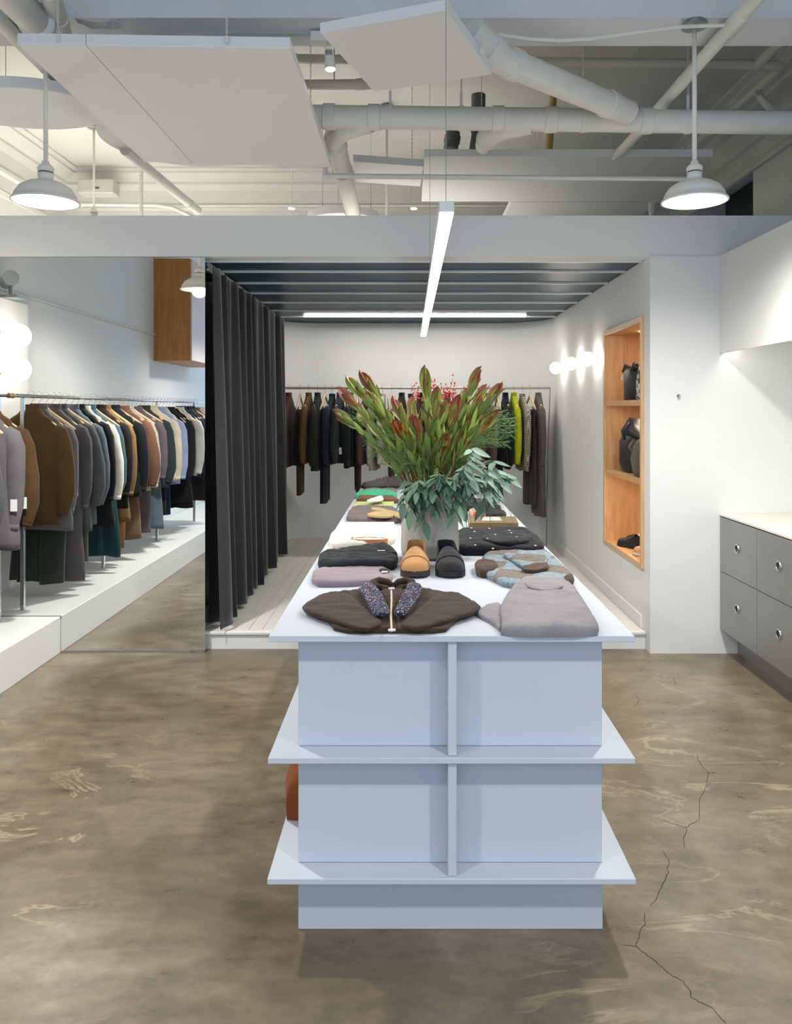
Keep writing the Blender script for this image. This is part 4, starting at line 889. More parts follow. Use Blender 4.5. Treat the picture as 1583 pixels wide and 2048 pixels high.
# coiled tan belt
lea = mat('tan_leather', rgb(176, 112, 62), .45, bump=.1, bscale=120); bl = thing('belt', 'tan leather belt coiled on its edge behind the black sweater', 'belt', TP(735, 1090))
c = TP(738, 1092); pts = [c+Vector((.085*cos(a)*(1+.03*a/6.28)-0.0, .038*sin(a)+.004*a/6.28, 0)) for a in [k*2*pi/36 for k in range(0, 66)]]
mb = MB(); vs = []; 
for i, p in enumerate(pts):
    tdir = (pts[min(i+1, len(pts)-1)]-pts[max(i-1, 0)]).normalized(); nn = Vector((-tdir.y, tdir.x, 0))*.0016
    for s, z in ((1, .001), (1, .036), (-1, .036), (-1, .001)): vs.append((p+nn*s).to_tuple()[:2]+(ZT+z+.0,))
mb.add(vs, [(i*4+k, i*4+(k+1) % 4, (i+1)*4+(k+1) % 4, (i+1)*4+k) for i in range(len(pts)-1) for k in range(4)]+[(0, 1, 2, 3), tuple((len(pts)-1)*4+k for k in range(4))]); mb.build('strap', lea, bl)
p = pts[16]; MB().box(p.x-.004, p.x+.004, p.y-.006, p.y+.006, ZT+.001, ZT+.04, b=.001).build('buckle', M_steel2, bl)
p = pts[1]; MB().box(p.x-.003, p.x+.005, p.y-.006, p.y+.006, ZT+.002, ZT+.038, b=.001).build('keeper', M_white, bl)
def slab(name, label, cat, quad, z0, th, m, grp=None, pages=None):
    q = outl(quad, z0+th); t = thing(name, label, cat, TP(*quad[0], z0), grp)
    def pr(n, zz0, zz1, mm_, k=1.0):
        ctr = sum(q, Vector())/4; qq = [ctr+(p-ctr)*k for p in q]; mb = MB(); mb.add([(p.x, p.y, zz0) for p in qq]+[(p.x, p.y, zz1) for p in qq], [(0, 1, 2, 3), (4, 5, 6, 7)]+[(i, (i+1) % 4, 4+(i+1) % 4, 4+i) for i in range(4)]); return mb.build(n, mm_, t)
    zb = ZT+z0+.0005
    if pages is None: pr('cover', zb, zb+th, m); return t
    pr('cover', zb, zb+.002, m); pr('pages', zb+.002, zb+th-.002, pages, .97); pr('cover', zb+th-.002, zb+th, m)
    d_ = (q[2]-q[3]).normalized(); nn = Vector((0, -.0005, 0)); mb = MB(); a, b2 = q[3], q[2]; mb.add([(a.x, a.y-.001, zb), (b2.x, b2.y-.001, zb), (b2.x, b2.y-.001, zb+th), (a.x, a.y-.001, zb+th), (a.x, a.y+.001, zb), (b2.x, b2.y+.001, zb), (b2.x, b2.y+.001, zb+th), (a.x, a.y+.001, zb+th)], [(0,1,2,3),(4,5,6,7),(0,1,5,4),(2,3,7,6),(0,3,7,4),(1,2,6,5)]); mb.build('spine', m, t)
    return t
slab('white_box', 'flat white box behind the cream blanket', 'box', [(696, 1044), (788, 1044), (788, 1052), (690, 1052)], 0, .02, M_white)
tau = fabric(108, 98, 98, 'cotton')
folded('trousers_folded', 'taupe grey folded trousers under the tan gloves', 'trousers', [
 ('body', [(690, 1042), (698, 1020), (718, 1014), (786, 1016), (800, 1026), (806, 1042), (760, 1040)], 0, .032, tau, dict(soft=1, rough=.006)),
 ('layer', [(718, 1042), (724, 1030), (790, 1034), (804, 1044), (760, 1044)], 0, .018, tau, dict(soft=1))])
tan = fabric(172, 148, 108, 'knit')
for k, pts in enumerate(([(736, 1018), (758, 1016), (796, 1026), (815, 1030), (815, 1040), (790, 1032), (760, 1024)], [(730, 1030), (752, 1024), (776, 1026), (790, 1032), (770, 1035), (742, 1033)])):
    folded('knit_glove', 'tan knitted glove on the taupe trousers, '+('upper long one' if k == 0 else 'lower short one'), 'glove', [('palm', pts, .034, .014, tan, dict(soft=1, step=.01))])
slab('green_book', 'pale green book on the far half of the table', 'book', [(714, 1003), (788, 1003), (786, 1011), (706, 1011)], 0, .02, mat('green_cover', rgb(184, 198, 122), .6), pages=M_white)
brn = fabric(110, 80, 56, 'wool')
folded('scarf', 'brown folded scarf behind the pale green book', 'scarf', [('body', [(712, 1003), (716, 994), (790, 996), (800, 1003)], 0, .036, brn, dict(soft=1))])
folded('sock', 'white sock lying across the brown scarf', 'sock', [('body', [(728, 1003), (750, 996), (764, 992), (768, 1000), (755, 1002)], .04, .014, fabric(232, 228, 216, 'knit'), dict(soft=1, step=.008))])
grn = fabric(70, 176, 132, 'knit')
folded('scarf', 'bright green knitted scarf near the far table end', 'scarf', [('body', [(708, 993), (718, 985), (745, 983), (792, 986), (795, 993), (760, 991), (725, 993)], 0, .042, grn, dict(soft=1, rough=.006))])
folded('sweater', 'greyish brown folded sweater under the dark shoe', 'sweater', [('body', [(722, 984), (732, 979), (792, 979), (795, 986)], 0, .03, fabric(128, 112, 98, 'wool'), dict(soft=1))])
# right hand side beyond the dotted sweater
slab('magazine', 'grey magazine at the bottom of the book stack', 'magazine', [(938, 1046), (1030, 1046), (1036, 1056), (942, 1056)], 0, .012, mat('grey_cover', rgb(150, 148, 146), .5), 'book stack', M_white)
slab('magazine', 'grey magazine in the middle of the book stack', 'magazine', [(938, 1042), (1030, 1042), (1036, 1052), (942, 1052)], .0125, .01, MATS['grey_cover'], 'book stack', M_white)
sl = slab('book', 'olive brown hardcover book on top of the magazine stack', 'book', [(934, 1033), (1030, 1033), (1036, 1046), (938, 1046)], .023, .026, mat('brown_cover', rgb(110, 88, 54), .55), 'book stack', M_white)
a, b2 = TP(960, 1034, .0502), TP(1004, 1041, .0502); MB().box(a.x, b2.x, b2.y, a.y, ZT+.0498, ZT+.0504).build('cover_picture', mat('cover_picture', rgb(196, 192, 190), .5, var=.3, vscale=40), sl)
folded('cap', 'red cap behind the book stack', 'cap', [('crown', [(942, 1033), (952, 1027), (966, 1027), (974, 1033)], 0, .05, fabric(214, 70, 48, 'cotton'), dict(soft=3, step=.01))])
folded('scarf', 'beige folded scarf behind the red cap', 'scarf', [('body', [(934, 1030), (938, 1020), (956, 1019), (966, 1026), (960, 1030)], 0, .03, fabric(176, 150, 128, 'knit'), dict(soft=1, step=.012))])
for k, (o_, wd) in enumerate((([(958, 1027), (968, 1018), (990, 1019), (1012, 1026), (1012, 1033), (985, 1034)], 'in front'), ([(925, 1016), (945, 1009), (985, 1010), (1004, 1015), (990, 1020), (940, 1019)], 'behind'))):
    folded('wool_hat', 'black folded garment near the far table end, the one '+wd, 'clothes', [('body', o_, 0, .034, fabric(34, 34, 38, 'knit'), dict(soft=1, rough=.006, step=.014))])
folded('shirt_folded', 'slate grey folded shirt at the far table edge beyond the black garments', 'shirt', [('body', [(920, 1004), (935, 999), (990, 1000), (996, 1008), (940, 1009)], 0, .03, fabric(66, 68, 74, 'cotton'), dict(soft=1, step=.014))])
# rust sweater on the lowest shelf
zl = .2; t = thing('sweater', 'rust brown folded sweater on the lowest shelf of the display table', 'sweater', (-.37, 2.75, zl)); pad('body', [Vector((x, y, 0)) for x, y in ((-.424, 2.56), (-.334, 2.55), (-.334, 3.02), (-.424, 3.03))], zl+.0006, .13, fabric(124, 66, 34, 'wool'), t, r=.03, soft=1)

# ---------------------------------------------------------------- shoes
def shoe(label, name, toe, heading, upper, sole, zt, L=.285, kind='mule', lin=None, grp=None, W=.05):
    """toe = world XY of the toe tip, heading = direction from heel to toe"""
    h = Vector((heading[0], heading[1], 0)).normalized(); r = Vector((h.y, -h.x, 0)); o = Vector((toe[0], toe[1], zt))-h*L
    def Q(u, s, z): return o+h*(s*L)+r*u+Vector((0, 0, z))
    t = thing(name, label, 'shoe', o+h*L*.5, grp)
    wt = [(0, .0), (.02, .5), (.08, .68), (.25, .7), (.45, .76), (.68, 1.0), (.82, .97), (.93, .72), (.985, .4), (1, .0)]
    S = [0, .012, .03, .07, .13, .2, .3, .4, .5, .6, .7, .8, .88, .94, .975, .992, 1]
    ww = [max(interp(wt, s)*W, .0015) for s in S]
    def loft(n, z0f, z1f, m, off): 
        R = [[Q(-w-off, s, z0f(s)), Q(w+off, s, z0f(s)), Q(w+off, s, z1f(s)), Q(-w-off, s, z1f(s))] for s, w in zip(S, ww)]
        return MB().rings(R).build(n, m, t)
    st = .03 if kind == 'mule' else .026
    loft('sole', lambda s: .0005+(.008*max(0, (s-.75)/.25)**2), lambda s: st-(.004*s), sole, .004)
    loft('footbed', lambda s: st-.004*s, lambda s: st-.004*s+.0025, lin or upper, -.001)
    s0 = .42 if kind == 'mule' else .36
    SU = [s0+(1-s0)*k/14 for k in range(15)]
    hh = [(0, .06), (s0, .07 if kind == 'mule' else .078), (.6, .058), (.75, .045), (.9, .036), (.97, .028), (1, .004)]
    def arch(n, ss, off, m, N=14, wk=1.0):
        R = []
        for s in ss:
            w = max(interp(wt, s)*W, .0015)+off; hgt = interp(hh, s)+off; b = st-.004*s
            out = [Q(-cos(pi*k/N)*w*wk, s, b+(sin(pi*k/N)**.75)*hgt) for k in range(N+1)]; inn = [Q(-cos(pi*k/N)*(w-.003)*wk, s, b+(sin(pi*k/N)**.75)*max(hgt-.003, .0005)) for k in range(N, -1, -1)]
            R.append(out+inn)
        return MB().rings(R).build(n, m, t, True, 60)
    arch('vamp', SU, 0.0, upper)
    # heel counter as a U shaped wall
    SH = [s0+.03, .3, .2, .12, .06, .025, .006]; pth = [(-interp(wt, s)*W, s) for s in SH]+[(0, 0)]+[(interp(wt, s)*W, s) for s in SH[::-1]]
    R = []
    for u, s in pth:
        k = 1-s/(s0+.03); top = (.052+.024*k) if kind == 'mule' else (.062+.018*k); b = st-.004*s; i = .9
        R.append([Q(u, s, b), Q(u*1.02, s, b+top*.6), Q(u*.98, s+.002, b+top), Q(u*.92, s+.012, b+top), Q(u*.94, s+.012, b+.002)])
    MB().rings(R, cap=True).build('heel_counter', upper, t, True, 60)
    if kind == 'mule':
        arch('flap', [.5, .53, .58, .64, .7, .735], .005, upper, wk=.98)
        for s in (-1, 1):
            for k in range(3): MB().tube([Q(s*(interp(wt, .48)*W+.004), .45+k*.035, st+.02), Q(s*(interp(wt, .48)*W*.8+.006), .45+k*.035, st+.045)], .002, 6).build('stitch', upper, t)
    else:
        for k in range(4):
            s = .42+k*.07; hg = interp(hh, s)+st+.002; MB().tube([Q(-.02, s, hg-.006), Q(0, s+.01, hg+.002), Q(.02, s, hg-.006)], .0022, 6).build('lace', M_white if kind == 'sneaker' else M_black, t)
        if kind == 'sneaker': arch('toe_cap', [.8, .86, .92, .96, .99], .002, upper)
    return t
sue = mat('tan_suede', rgb(186, 136, 84), .95, bump=.5, bscale=220, var=.12, vscale=30, sheen=.2); lin = mat('brown_lining', rgb(92, 48, 30), .8); dks = mat('dark_brown_sole', rgb(58, 46, 40), .8); bsu = mat('black_suede', rgb(30, 31, 34), .95, bump=.5, bscale=220, sheen=.15)
q = TP(829, 1158); shoe('tan suede slip-on shoe with a thick dark sole in front of the vase', 'suede_shoe', (q.x, q.y), (-.03, -1), sue, dks, ZT, lin=lin, grp='pair of suede shoes', W=.055)
q = TP(904, 1158); shoe('black suede slip-on shoe with a thick black sole in front of the vase', 'suede_shoe', (q.x, q.y), (.05, -1), bsu, M_black, ZT, lin=mat('black_lining', rgb(24, 24, 26), .8), grp='pair of suede shoes', W=.055)
ds = mat('dark_grey_leather', rgb(74, 68, 66), .6, bump=.2, bscale=120)
q = TP(722, 977); shoe('dark grey lace-up shoe at the far end of the table', 'leather_shoe', (q.x, q.y-.02), (-1, -.12), ds, M_black, ZT, L=.36, kind='derby', lin=M_black, W=.06)

# ---------------------------------------------------------------- things in the oak shelf box
def bag(label, name, cx, cy, z, wx, wy, h, m, prof, seed, top=None, grp=None):
    t = thing(name, label, 'bag', (cx, cy, z), grp); rg = random.Random(seed); R = []; n = 28; ph = [rg.uniform(0, 6.28) for _ in range(4)]
    for k, (v, s) in enumerate(prof):
        ring_ = []
        for i in range(n):
            a = 2*pi*i/n; c, s_ = cos(a), sin(a); rr = s*(1+.05*sin(3*a+ph[0]+v*5)+.035*sin(7*a+ph[1]-v*9)*min(1, v*3))
            ring_.append((cx+wx*rr*(abs(c)**.75)*(1 if c > 0 else -1), cy+wy*rr*(abs(s_)**.75)*(1 if s_ > 0 else -1), z+.0006+h*v))
        R.append(ring_)
    MB().rings(R).build('body', m, t, True); return t
pz = [(0, .7), (.015, .88), (.06, .97), (.25, 1.04), (.5, 1.02), (.75, .95), (.9, .82), (.97, .62), (1, .3)]
qb = mat('black_quilted_nylon', rgb(26, 27, 29), .55, bump=.6, bscale=55); zs1, zs2, zs3 = 1.6185, 1.0935, .5465
xb = 1.66
t = bag('black quilted nylon bag on the top oak shelf', 'quilted_bag', xb, 5.66, zs1, .09, .15, .25, qb, [(0, .8), (.02, .95), (.1, 1.0), (.5, 1.0), (.85, .9), (.93, .8), (.95, .7), (.93, .6)], 3)
for s in (-1, 1): MB().tube([(xb-.07, 5.66+s*.11, zs1+.21), (xb-.06, 5.66+s*.115, zs1+.262), (xb-.02, 5.66+s*.1, zs1+.24)], [.02, .014, .012], 10).build('handle', qb, t, True)
MB().box(xb-.094, xb-.090, 5.74, 5.77, zs1+.15, zs1+.19, b=.001).build('patch', M_white, t)
ink = mat('ink_print_canvas', rgb(214, 210, 200), .8); nt = ink.node_tree; bs = nt.nodes['Principled BSDF']; vo = nt.nodes.new('ShaderNodeTexNoise'); vo.inputs['Scale'].default_value = 34; tc = nt.nodes.new('ShaderNodeTexCoord'); nt.links.new(tc.outputs['Object'], vo.inputs['Vector']); cr = nt.nodes.new('ShaderNodeValToRGB'); cr.color_ramp.interpolation = 'CONSTANT'; cr.color_ramp.elements[0].color = rgb(30, 30, 32); cr.color_ramp.elements[1].color = rgb(214, 210, 200); cr.color_ramp.elements[1].position = .46; nt.links.new(vo.outputs['Fac'], cr.inputs[0]); nt.links.new(cr.outputs[0], bs.inputs['Base Color'])
t = bag('white bag with a black print beside the quilted bag on the top oak shelf', 'printed_bag', xb+.01, 5.34, zs1, .1, .14, .27, ink, [(0, .85), (.02, 1), (.5, 1.0), (.9, .92), (.98, .85), (1, .4)], 6)
MB().tube([(xb-.05, 5.30, zs1+.24), (xb-.05, 5.32, zs1+.31), (xb-.05, 5.38, zs1+.31), (xb-.05, 5.40, zs1+.24)], .006, 8).build('handle', M_black, t, True)
nyl = mat('black_nylon', rgb(32, 34, 38), .5, bump=.5, bscale=30, var=.1)
t = bag('black nylon backpack with a drawn top flap on the middle oak shelf', 'backpack', xb+.02, 5.75, zs2, .11, .19, .30, nyl, pz, 9)
R = []
for k in range(8):
    v = k/7; c = Vector((xb, 5.70-.02*v, zs2+.27+.11*v)); R.append([c+Vector((.085*(1.1-.5*v*v)*cos(a), .15*(1.1-.6*v*v)*sin(a), .03*sin(a)*v+.02*cos(2*a))) for a in [2*pi*i/20 for i in range(20)]])
MB().rings(R).build('flap', nyl, t, True); MB().tube([(xb-.10, 5.66, zs2+.24), (xb-.115, 5.66, zs2+.31), (xb-.07, 5.65, zs2+.37)], .012, 8).build('strap', nyl, t, True)
olv = mat('olive_canvas', rgb(92, 88, 68), .8, bump=.5, bscale=40, var=.12)
t = bag('olive canvas bucket bag beside the backpack on the middle oak shelf', 'bucket_bag', xb, 5.37, zs2, .115, .13, .27, olv, [(0, .8), (.02, .95), (.1, 1.02), (.45, 1.04), (.75, .95), (.9, .75), (.95, .6), (1, .52)], 12)
MB().lathe([(.06, 0), (.055, .04), (.058, .075), (.066, .085), (.05, .08), (.046, .02)], 24, (xb, 5.37, zs2+.265)).build('neck', olv, t, True); MB().tube([(xb-.1, 5.44, zs2+.16), (xb-.125, 5.45, zs2+.2), (xb-.09, 5.45, zs2+.25)], .01, 8).build('strap', olv, t, True)
tl = mat('tan_shoe_leather', rgb(206, 164, 116), .5, bump=.1, bscale=100); whs = mat('white_sole', rgb(230, 222, 212), .6)
shoe('tan leather sneaker with a white sole at the front of the bottom oak shelf', 'sneaker', (1.548, 5.40), (-1, .25), tl, whs, zs3, L=.27, kind='sneaker', lin=lin, W=.052)
shoe('pale tan sneaker at the back of the bottom oak shelf', 'sneaker', (1.70, 5.93), (-.35, 1), mat('pale_tan_knit', rgb(222, 190, 150), .8, bump=.5, bscale=150), whs, zs3, L=.27, kind='sneaker', lin=lin, W=.05)
shoe('black leather shoe between the sneakers on the bottom oak shelf', 'leather_shoe', (1.56, 5.80), (-.55, 1), mat('black_leather', rgb(34, 30, 28), .4), M_black, zs3, L=.27, kind='derby', lin=M_black, W=.048)
# ---------------------------------------------------------------- vase and flower arrangement
VC = Vector((.0915, 3.475, ZT)); ZV = ZT+.315
M_vase = mat('grey_stoneware', rgb(196, 189, 176), .8, bump=.5, bscale=130, var=.14, vscale=14)
vz = thing('vase', 'tall grey stoneware vase with flattened sides on the display table', 'vase', VC)
R = []
def sq(r, z, k=.78, n=40): return [(VC.x+r*(abs(cos(a))**k)*(1 if cos(a) > 0 else -1), VC.y+r*.9*(abs(sin(a))**k)*(1 if sin(a) > 0 else -1), ZT+z) for a in [2*pi*(i+.5)/n for i in range(n)]]
for r, z in ((.105, .0006), (.117, .004), (.125, .014), (.1285, .03), (.129, .06), (.126, .15), (.121, .24), (.116, .305), (.1135, .315), (.106, .315), (.104, .305), (.1, .2)): R.append(sq(r, z))
MB().rings(R, cap=False).build('body', M_vase, vz, True, 60); MB().rings([sq(.104, .001), sq(.104, .002)]).build('foot', M_vase, vz, True, 40)
MB().rings([sq(.1, .2), sq(.1, .202)]).build('water_line', M_dark, vz)
def ramp_leaf(name, stops, rough=.42, axis='Y'):
    m = bpy.data.materials.new(name); m.use_nodes = True; nt = m.node_tree; b = nt.nodes['Principled BSDF']; b.inputs['Roughness'].default_value = rough
    tc = nt.nodes.new('ShaderNodeTexCoord'); sx = nt.nodes.new('ShaderNodeSeparateXYZ'); nt.links.new(tc.outputs['Generated'], sx.inputs[0])
    cr = nt.nodes.new('ShaderNodeValToRGB'); e = cr.color_ramp.elements
    while len(e) < len(stops): e.new(.5)
    for i, (p, c) in enumerate(stops): e[i].position = p; e[i].color = c
    nt.links.new(sx.outputs[1], cr.inputs[0])
    oi = nt.nodes.new('ShaderNodeObjectInfo'); hs = nt.nodes.new('ShaderNodeHueSaturation'); mr = nt.nodes.new('ShaderNodeMapRange'); mr.inputs[3].default_value = .75; mr.inputs[4].default_value = 1.5; nt.links.new(oi.outputs['Random'], mr.inputs[0]); nt.links.new(mr.outputs[0], hs.inputs['Value']); nt.links.new(cr.outputs[0], hs.inputs['Color']); nt.links.new(hs.outputs[0], b.inputs['Base Color'])
    return m
G1 = ramp_leaf('leucadendron_leaf', [(0, rgb(132, 74, 48)), (.2, rgb(112, 124, 54)), (.75, rgb(118, 136, 64)), (1, rgb(146, 84, 60))])
G2 = ramp_leaf('leucadendron_leaf_light', [(0, rgb(150, 168, 84)), (.7, rgb(146, 172, 82)), (1, rgb(160, 120, 80))])
B1 = ramp_leaf('bract_red', [(0, rgb(150, 160, 70)), (.35, rgb(158, 112, 62)), (.75, rgb(146, 82, 58)), (1, rgb(124, 62, 48))])
B2 = ramp_leaf('bract_green', [(0, rgb(176, 180, 96)), (.6, rgb(140, 160, 70)), (1, rgb(132, 84, 58))])
B3 = ramp_leaf('bract_orange', [(0, rgb(170, 130, 40)), (.5, rgb(160, 96, 34)), (1, rgb(128, 54, 26))])
EU = ramp_leaf('eucalyptus_leaf', [(0, rgb(96, 120, 84)), (.5, rgb(86, 116, 94)), (1, rgb(70, 104, 84))], .55)
EU2 = ramp_leaf('eucalyptus_leaf_grey', [(0, rgb(122, 142, 118)), (.5, rgb(112, 136, 120)), (1, rgb(98, 124, 106))], .6)
STEM = mat('red_brown_stem', rgb(120, 60, 40), .6); STEMG = mat('green_stem', rgb(104, 116, 62), .6)
def leafmesh(name, m, curl=.15, cup=.12, pw=.8, n=7, ex=.6):
    vs = []; f = []
    for i in range(n+1):
        u = i/n; w_ = max((sin(pi*u**pw))**ex, .03)*.5; z = curl*u*u
        vs += [(-w_, u, z+cup*w_), (0, u, z), (w_, u, z+cup*w_)]
    for i in range(n):
        for k in range(2): f.append((i*3+k, i*3+k+1, (i+1)*3+k+1, (i+1)*3+k))
    return MB().add(vs, f).mesh(name, m, True)
LM = {k: leafmesh('leaf', m) for k, m in (('g1', G1), ('g2', G2))}
BM = {k: leafmesh('bract', m, .14, .5, .85, ex=.55) for k, m in (('r', B1), ('g', B2), ('o', B3))}
EM = {k: leafmesh('leaf', m, .08, .1, .75, ex=.8) for k, m in (('a', EU), ('b', EU2))}
def orient(p, d, up, L, w_):
    d = Vector(d).normalized(); up = Vector(up); z = (up-d*up.dot(d)); z = z.normalized() if z.length > 1e-5 else d.orthogonal().normalized(); x = d.cross(z)
    M = Matrix((x*w_, d*L, z*L)).transposed().to_4x4(); M.translation = p; return M
def bez(a, c, b, t): return a*(1-t)**2+c*2*t*(1-t)+b*t*t
rg = random.Random(21)
TIPS = [(718, 748, 'g'), (741, 738, 'r'), (852, 736, 'g'), (946, 735, 'r'), (984, 758, 'r'), (694, 808, 'g'), (770, 800, 'r'), (800, 790, 'g'), (826, 792, 'g'), (872, 776, 'g'), (884, 800, 'r'), (908, 790, 'r'), (926, 772, 'r'), (946, 800, 'r'), (972, 815, 'o'), (802, 852, 'o'), (886, 878, 'o'), (738, 815, 'g'), (752, 776, 'g'), (835, 828, 'r'), (915, 828, 'g'), (700, 768, 'r'), (780, 822, 'g'), (858, 812, 'g'), (955, 766, 'r')]
for i, (px, py, hd) in enumerate(TIPS):
    low = py > 845; d = VC.y+(-.17 if low else rg.uniform(-.16, .12)); tip = P(px, py+(12 if low else 34), d)
    root = Vector((VC.x+(tip.x-VC.x)*.22+rg.uniform(-.02, .02), VC.y+(d-VC.y)*.3, ZV-.06)); a = root
    c = Vector((VC.x+(tip.x-VC.x)*.5, VC.y+(d-VC.y)*.5, ZV+(tip.z-ZV)*.55))
    t = thing('leucadendron_stem', '', 'flower', root, 'leucadendron stems in the vase')
    pts = [bez(a, c, tip, k/14) for k in range(15)]; MB().tube(pts, [.0045]*8+[.0038]*7, 7).build('stem', STEM if hd != 'g' else STEMG, t, True)
    n = 12 if low else 16; ang = rg.uniform(0, 6)
    for k in range(n):
        u = .22+.74*k/n; p = bez(a, c, tip, u); tg = (bez(a, c, tip, min(u+.03, 1))-bez(a, c, tip, u-.03)).normalized(); ang += 2.4
        e1 = tg.orthogonal().normalized(); e2 = tg.cross(e1); rad = e1*cos(ang)+e2*sin(ang); sp = radians(rg.uniform(14, 34)); dr = tg*cos(sp)+rad*sin(sp)
        L = rg.uniform(.075, .115); link('leaf', LM['g1' if rg.random() < .6 else 'g2'], t, orient(p+rad*.003, dr, -rad, L, L*rg.uniform(.2, .28)))
    tg = (tip-bez(a, c, tip, .93)).normalized(); e1 = tg.orthogonal().normalized(); e2 = tg.cross(e1)
    for k in range(8):
        an = k*2.4; rad = e1*cos(an)+e2*sin(an); sp = radians(4+2.6*k); dr = tg*cos(sp)+rad*sin(sp); L = rg.uniform(.1, .125)*(1-.02*k)
        link('bract', BM[hd if rg.random() < .75 else ('r' if hd == 'g' else 'g')], t, orient(tip+rad*.006-tg*(.03+.006*k), dr, -rad, L, L*.29))
    kindw = {'g': 'green tipped', 'r': 'dark red', 'o': 'orange brown'}[hd]
    t['label'] = '%s leucadendron stem standing in the stoneware vase' % kindw if not low else '%s leucadendron flower low over the vase rim' % kindw
EUT = [(822, 1050, -.2), (848, 1072, -.19), (866, 1048, -.2), (886, 1040, -.2), (905, 1058, -.19), (925, 1052, -.14), (945, 1010, -.12), (968, 1020, -.1), (985, 1005, -.05), (1000, 985, 0), (940, 975, -.18), (965, 955, -.1), (900, 985, -.2), (878, 960, -.2), (942, 905, -.15), (985, 930, -.05), (1012, 965, .03), (930, 940, -.19), (835, 1000, -.19), (806, 1055, -.1), (990, 960, 0)]
for i, (px, py, dy) in enumerate(EUT):
    py -= 30 if py > 1030 else 8
    tip = P(px, py, VC.y+dy-.03); out = Vector((tip.x-VC.x, dy, 0)); a = Vector((VC.x+out.x*.3, VC.y+dy*.4, ZV-.04)); zc = ZV+rg.uniform(.08, .14); c = Vector((VC.x+out.x*1.05, VC.y+dy*1.15-.02, zc))
    t = thing('eucalyptus_branch', 'drooping grey green eucalyptus branch spilling over the vase rim', 'foliage', a, 'eucalyptus branches in the vase')
    MB().tube([bez(a, c, tip, k/12) for k in range(13)], .002, 6).build('stem', STEMG, t, True)
    n = 15; key = 'b' if px > 905 and py < 1000 or i % 4 == 3 else 'a'
    for k in range(n):
        u = .25+.75*k/(n-1); p = bez(a, c, tip, u); tg = (bez(a, c, tip, min(u+.03, 1))-bez(a, c, tip, u-.03)).normalized(); an = rg.uniform(0, 6.28); e1 = tg.orthogonal().normalized(); e2 = tg.cross(e1); rad = e1*cos(an)+e2*sin(an)
        dr = tg*.45+rad*.6+Vector((0, -.15, -.75)); L = rg.uniform(.06, .1); link('leaf', EM[key], t, orient(p, dr, rad+Vector((0, -1, .3)), L, L*rg.uniform(.3, .4)))
# feathery asparagus fern
fern = mat('fern_green', rgb(84, 122, 58), .6)
def fernbranch(px, py, dy, label):
    tip = P(px, py, VC.y+dy); a = Vector((VC.x+(tip.x-VC.x)*.25, VC.y+dy*.3, ZV-.03)); c = Vector((VC.x+(tip.x-VC.x)*.5, VC.y+dy*.6, tip.z+.03))
    t = thing('asparagus_fern', label, 'foliage', a, 'asparagus fern in the vase'); MB().tube([bez(a, c, tip, k/12) for k in range(13)], .0018, 5).build('stem', STEMG, t, True)
    mb = MB()
    for k in range(42):
        u = .35+.65*k/42; p = bez(a, c, tip, u); tg = (bez(a, c, tip, min(u+.03, 1))-bez(a, c, tip, u-.03)).normalized(); an = k*2.4; e1 = tg.orthogonal().normalized(); e2 = tg.cross(e1); rad = e1*cos(an)+e2*sin(an); br = (tg*.8+rad*.6).normalized(); Lb = .055*(1.15-.8*abs(u-.6))
        mb.tube([p, p+br*Lb], .0006, 3, cap=False)
        for q in range(10):
            pp = p+br*Lb*(.2+.8*q/10); d_ = (br*.6+Vector((rg.uniform(-1, 1), rg.uniform(-1, 1), rg.uniform(-1, 1))).normalized()*.8).normalized(); e = d_.orthogonal().normalized()*.0006; mb.add([pp-e, pp+e, pp+d_*.015], [(0, 1, 2)])
    mb.build('needles', fern, t)['kind'] = 'stuff'
for (px, py, dy) in ((1024, 838, .08), (1020, 866, 0), (1026, 852, .12), (1000, 825, .1), (990, 880, -.05), (1010, 885, .05), (705, 838, .05), (735, 880, .1), (745, 905, 0), (780, 915, -.12), (800, 930, -.15), (770, 870, -.1)):
    fernbranch(px, py, dy, 'feathery green asparagus fern on the counter side of the bouquet' if px > 818 else 'feathery green asparagus fern on the curtain side of the bouquet')
# arching grass blades
grass = mat('grass_green', rgb(92, 124, 66), .6); gt = thing('grass_tuft', 'tuft of long thin grass blades arching out of the vase', 'foliage', (VC.x, VC.y, ZV))
for k in range(70):
    if k < 36: px, py, dy = rg.uniform(900, 1035), rg.uniform(1010, 1105), rg.uniform(-.12, .05)
    elif k < 46: px, py, dy = rg.uniform(765, 905), rg.uniform(950, 1040), -.2
    else: px, py, dy = rg.uniform(740, 900), rg.uniform(820, 960), rg.uniform(-.2, .0)
    tip = P(px, py, VC.y+dy)
    if tip.z < ZT+.07: tip.z = ZT+.07
    a = Vector((VC.x+rg.uniform(-.04, .06), VC.y+dy*.3, ZV-.02)); c = Vector((VC.x+(tip.x-VC.x)*.8, VC.y+dy, ZV+rg.uniform(.1, .34))); pts = [bez(a, c, tip, j/14) for j in range(15)]
    MB().tube(pts, [.0011]*8+[.001, .0009, .0008, .0007, .0006, .0005, .0003], 4).build('blade', grass, gt, True)
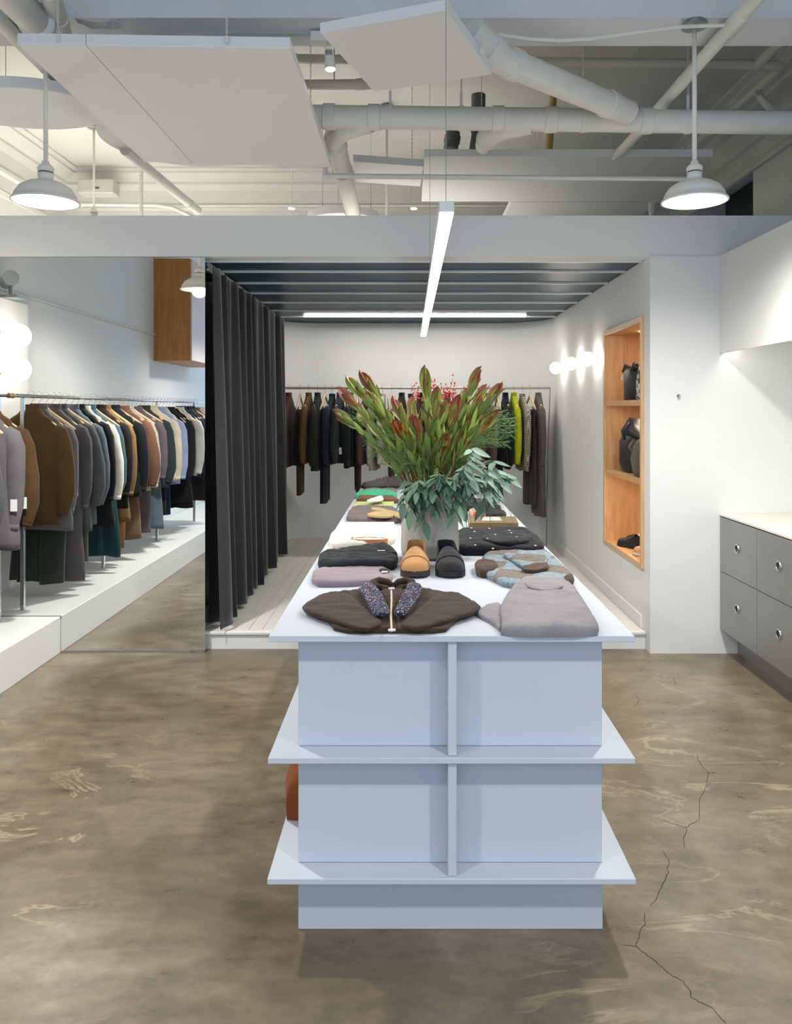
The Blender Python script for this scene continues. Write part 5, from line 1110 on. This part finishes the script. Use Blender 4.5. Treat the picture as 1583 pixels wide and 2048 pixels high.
# red berries
berry = MB().sphere((0, 0, 0), .0042, 8, 6).mesh('berry', mat('red_berry', rgb(206, 60, 58), .35), True)
for (px, py) in ((828, 775), (842, 768), (868, 762), (882, 785), (888, 772), (905, 758), (908, 790), (898, 812), (808, 836), (935, 775)):
    tip = P(px, py, VC.y+.1); a = Vector((VC.x, VC.y+.04, ZV-.03)); c = Vector((VC.x+(tip.x-VC.x)*.4, VC.y+.06, ZV+.25)); t = thing('berry_sprig', 'sprig of small red berries among the leucadendron stems', 'berries', a, 'red berry sprigs in the vase')
    MB().tube([bez(a, c, tip, j/10) for j in range(11)], .0014, 5).build('stem', STEM, t, True)
    for k in range(22): p = bez(a, c, tip, .82+.18*rg.random())+Vector((rg.gauss(0, .012), rg.gauss(0, .012), rg.gauss(0, .012))); link('berry', berry, t, Matrix.Translation(p))

# ---------------------------------------------------------------- hairline cracks in the concrete
def FP(px, py): d = H*F/(py-VY); return Vector(((px-VX)*d/F, d, 0))
M_crack = mat('dark_crack', rgb(52, 44, 36), .9)  # flat dark brown of the crack lines
rg = random.Random(3)
for pts in ([(1392, 1505), (1400, 1530), (1416, 1545), (1412, 1570), (1398, 1600), (1396, 1640), (1372, 1655), (1366, 1680), (1370, 1697)], [(1326, 1703), (1338, 1720), (1334, 1750), (1318, 1785), (1300, 1815)], [(1290, 1825), (1288, 1845), (1276, 1875), (1272, 1893), (1300, 1915), (1335, 1945), (1370, 1968), (1385, 1995), (1420, 2015), (1452, 2050)], [(1272, 1893), (1245, 1891)], [(1372, 1655), (1345, 1648), (1325, 1640)], [(1270, 1390), (1278, 1402), (1268, 1415)], [(1346, 1355), (1350, 1370), (1380, 1372)]):
    P0 = [FP(*p) for p in pts]; Q_ = []
    for i in range(len(P0)-1):
        for k in range(6): Q_.append(P0[i].lerp(P0[i+1], k/6)+Vector((rg.uniform(-.004, .004), rg.uniform(-.004, .004), 0)))
    Q_.append(P0[-1]); vs = []
    for i, p in enumerate(Q_):
        tg = (Q_[min(i+1, len(Q_)-1)]-Q_[max(i-1, 0)]).normalized(); nn = Vector((-tg.y, tg.x, 0))*(.0007+.0006*rg.random())*(.25 if i in (0, len(Q_)-1) else 1); vs += [p+nn+Vector((0, 0, .0006)), p-nn+Vector((0, 0, .0006))]
    MB().add(vs, [(2*i, 2*i+1, 2*i+3, 2*i+2) for i in range(len(Q_)-1)]).build('crack', M_crack, fl)
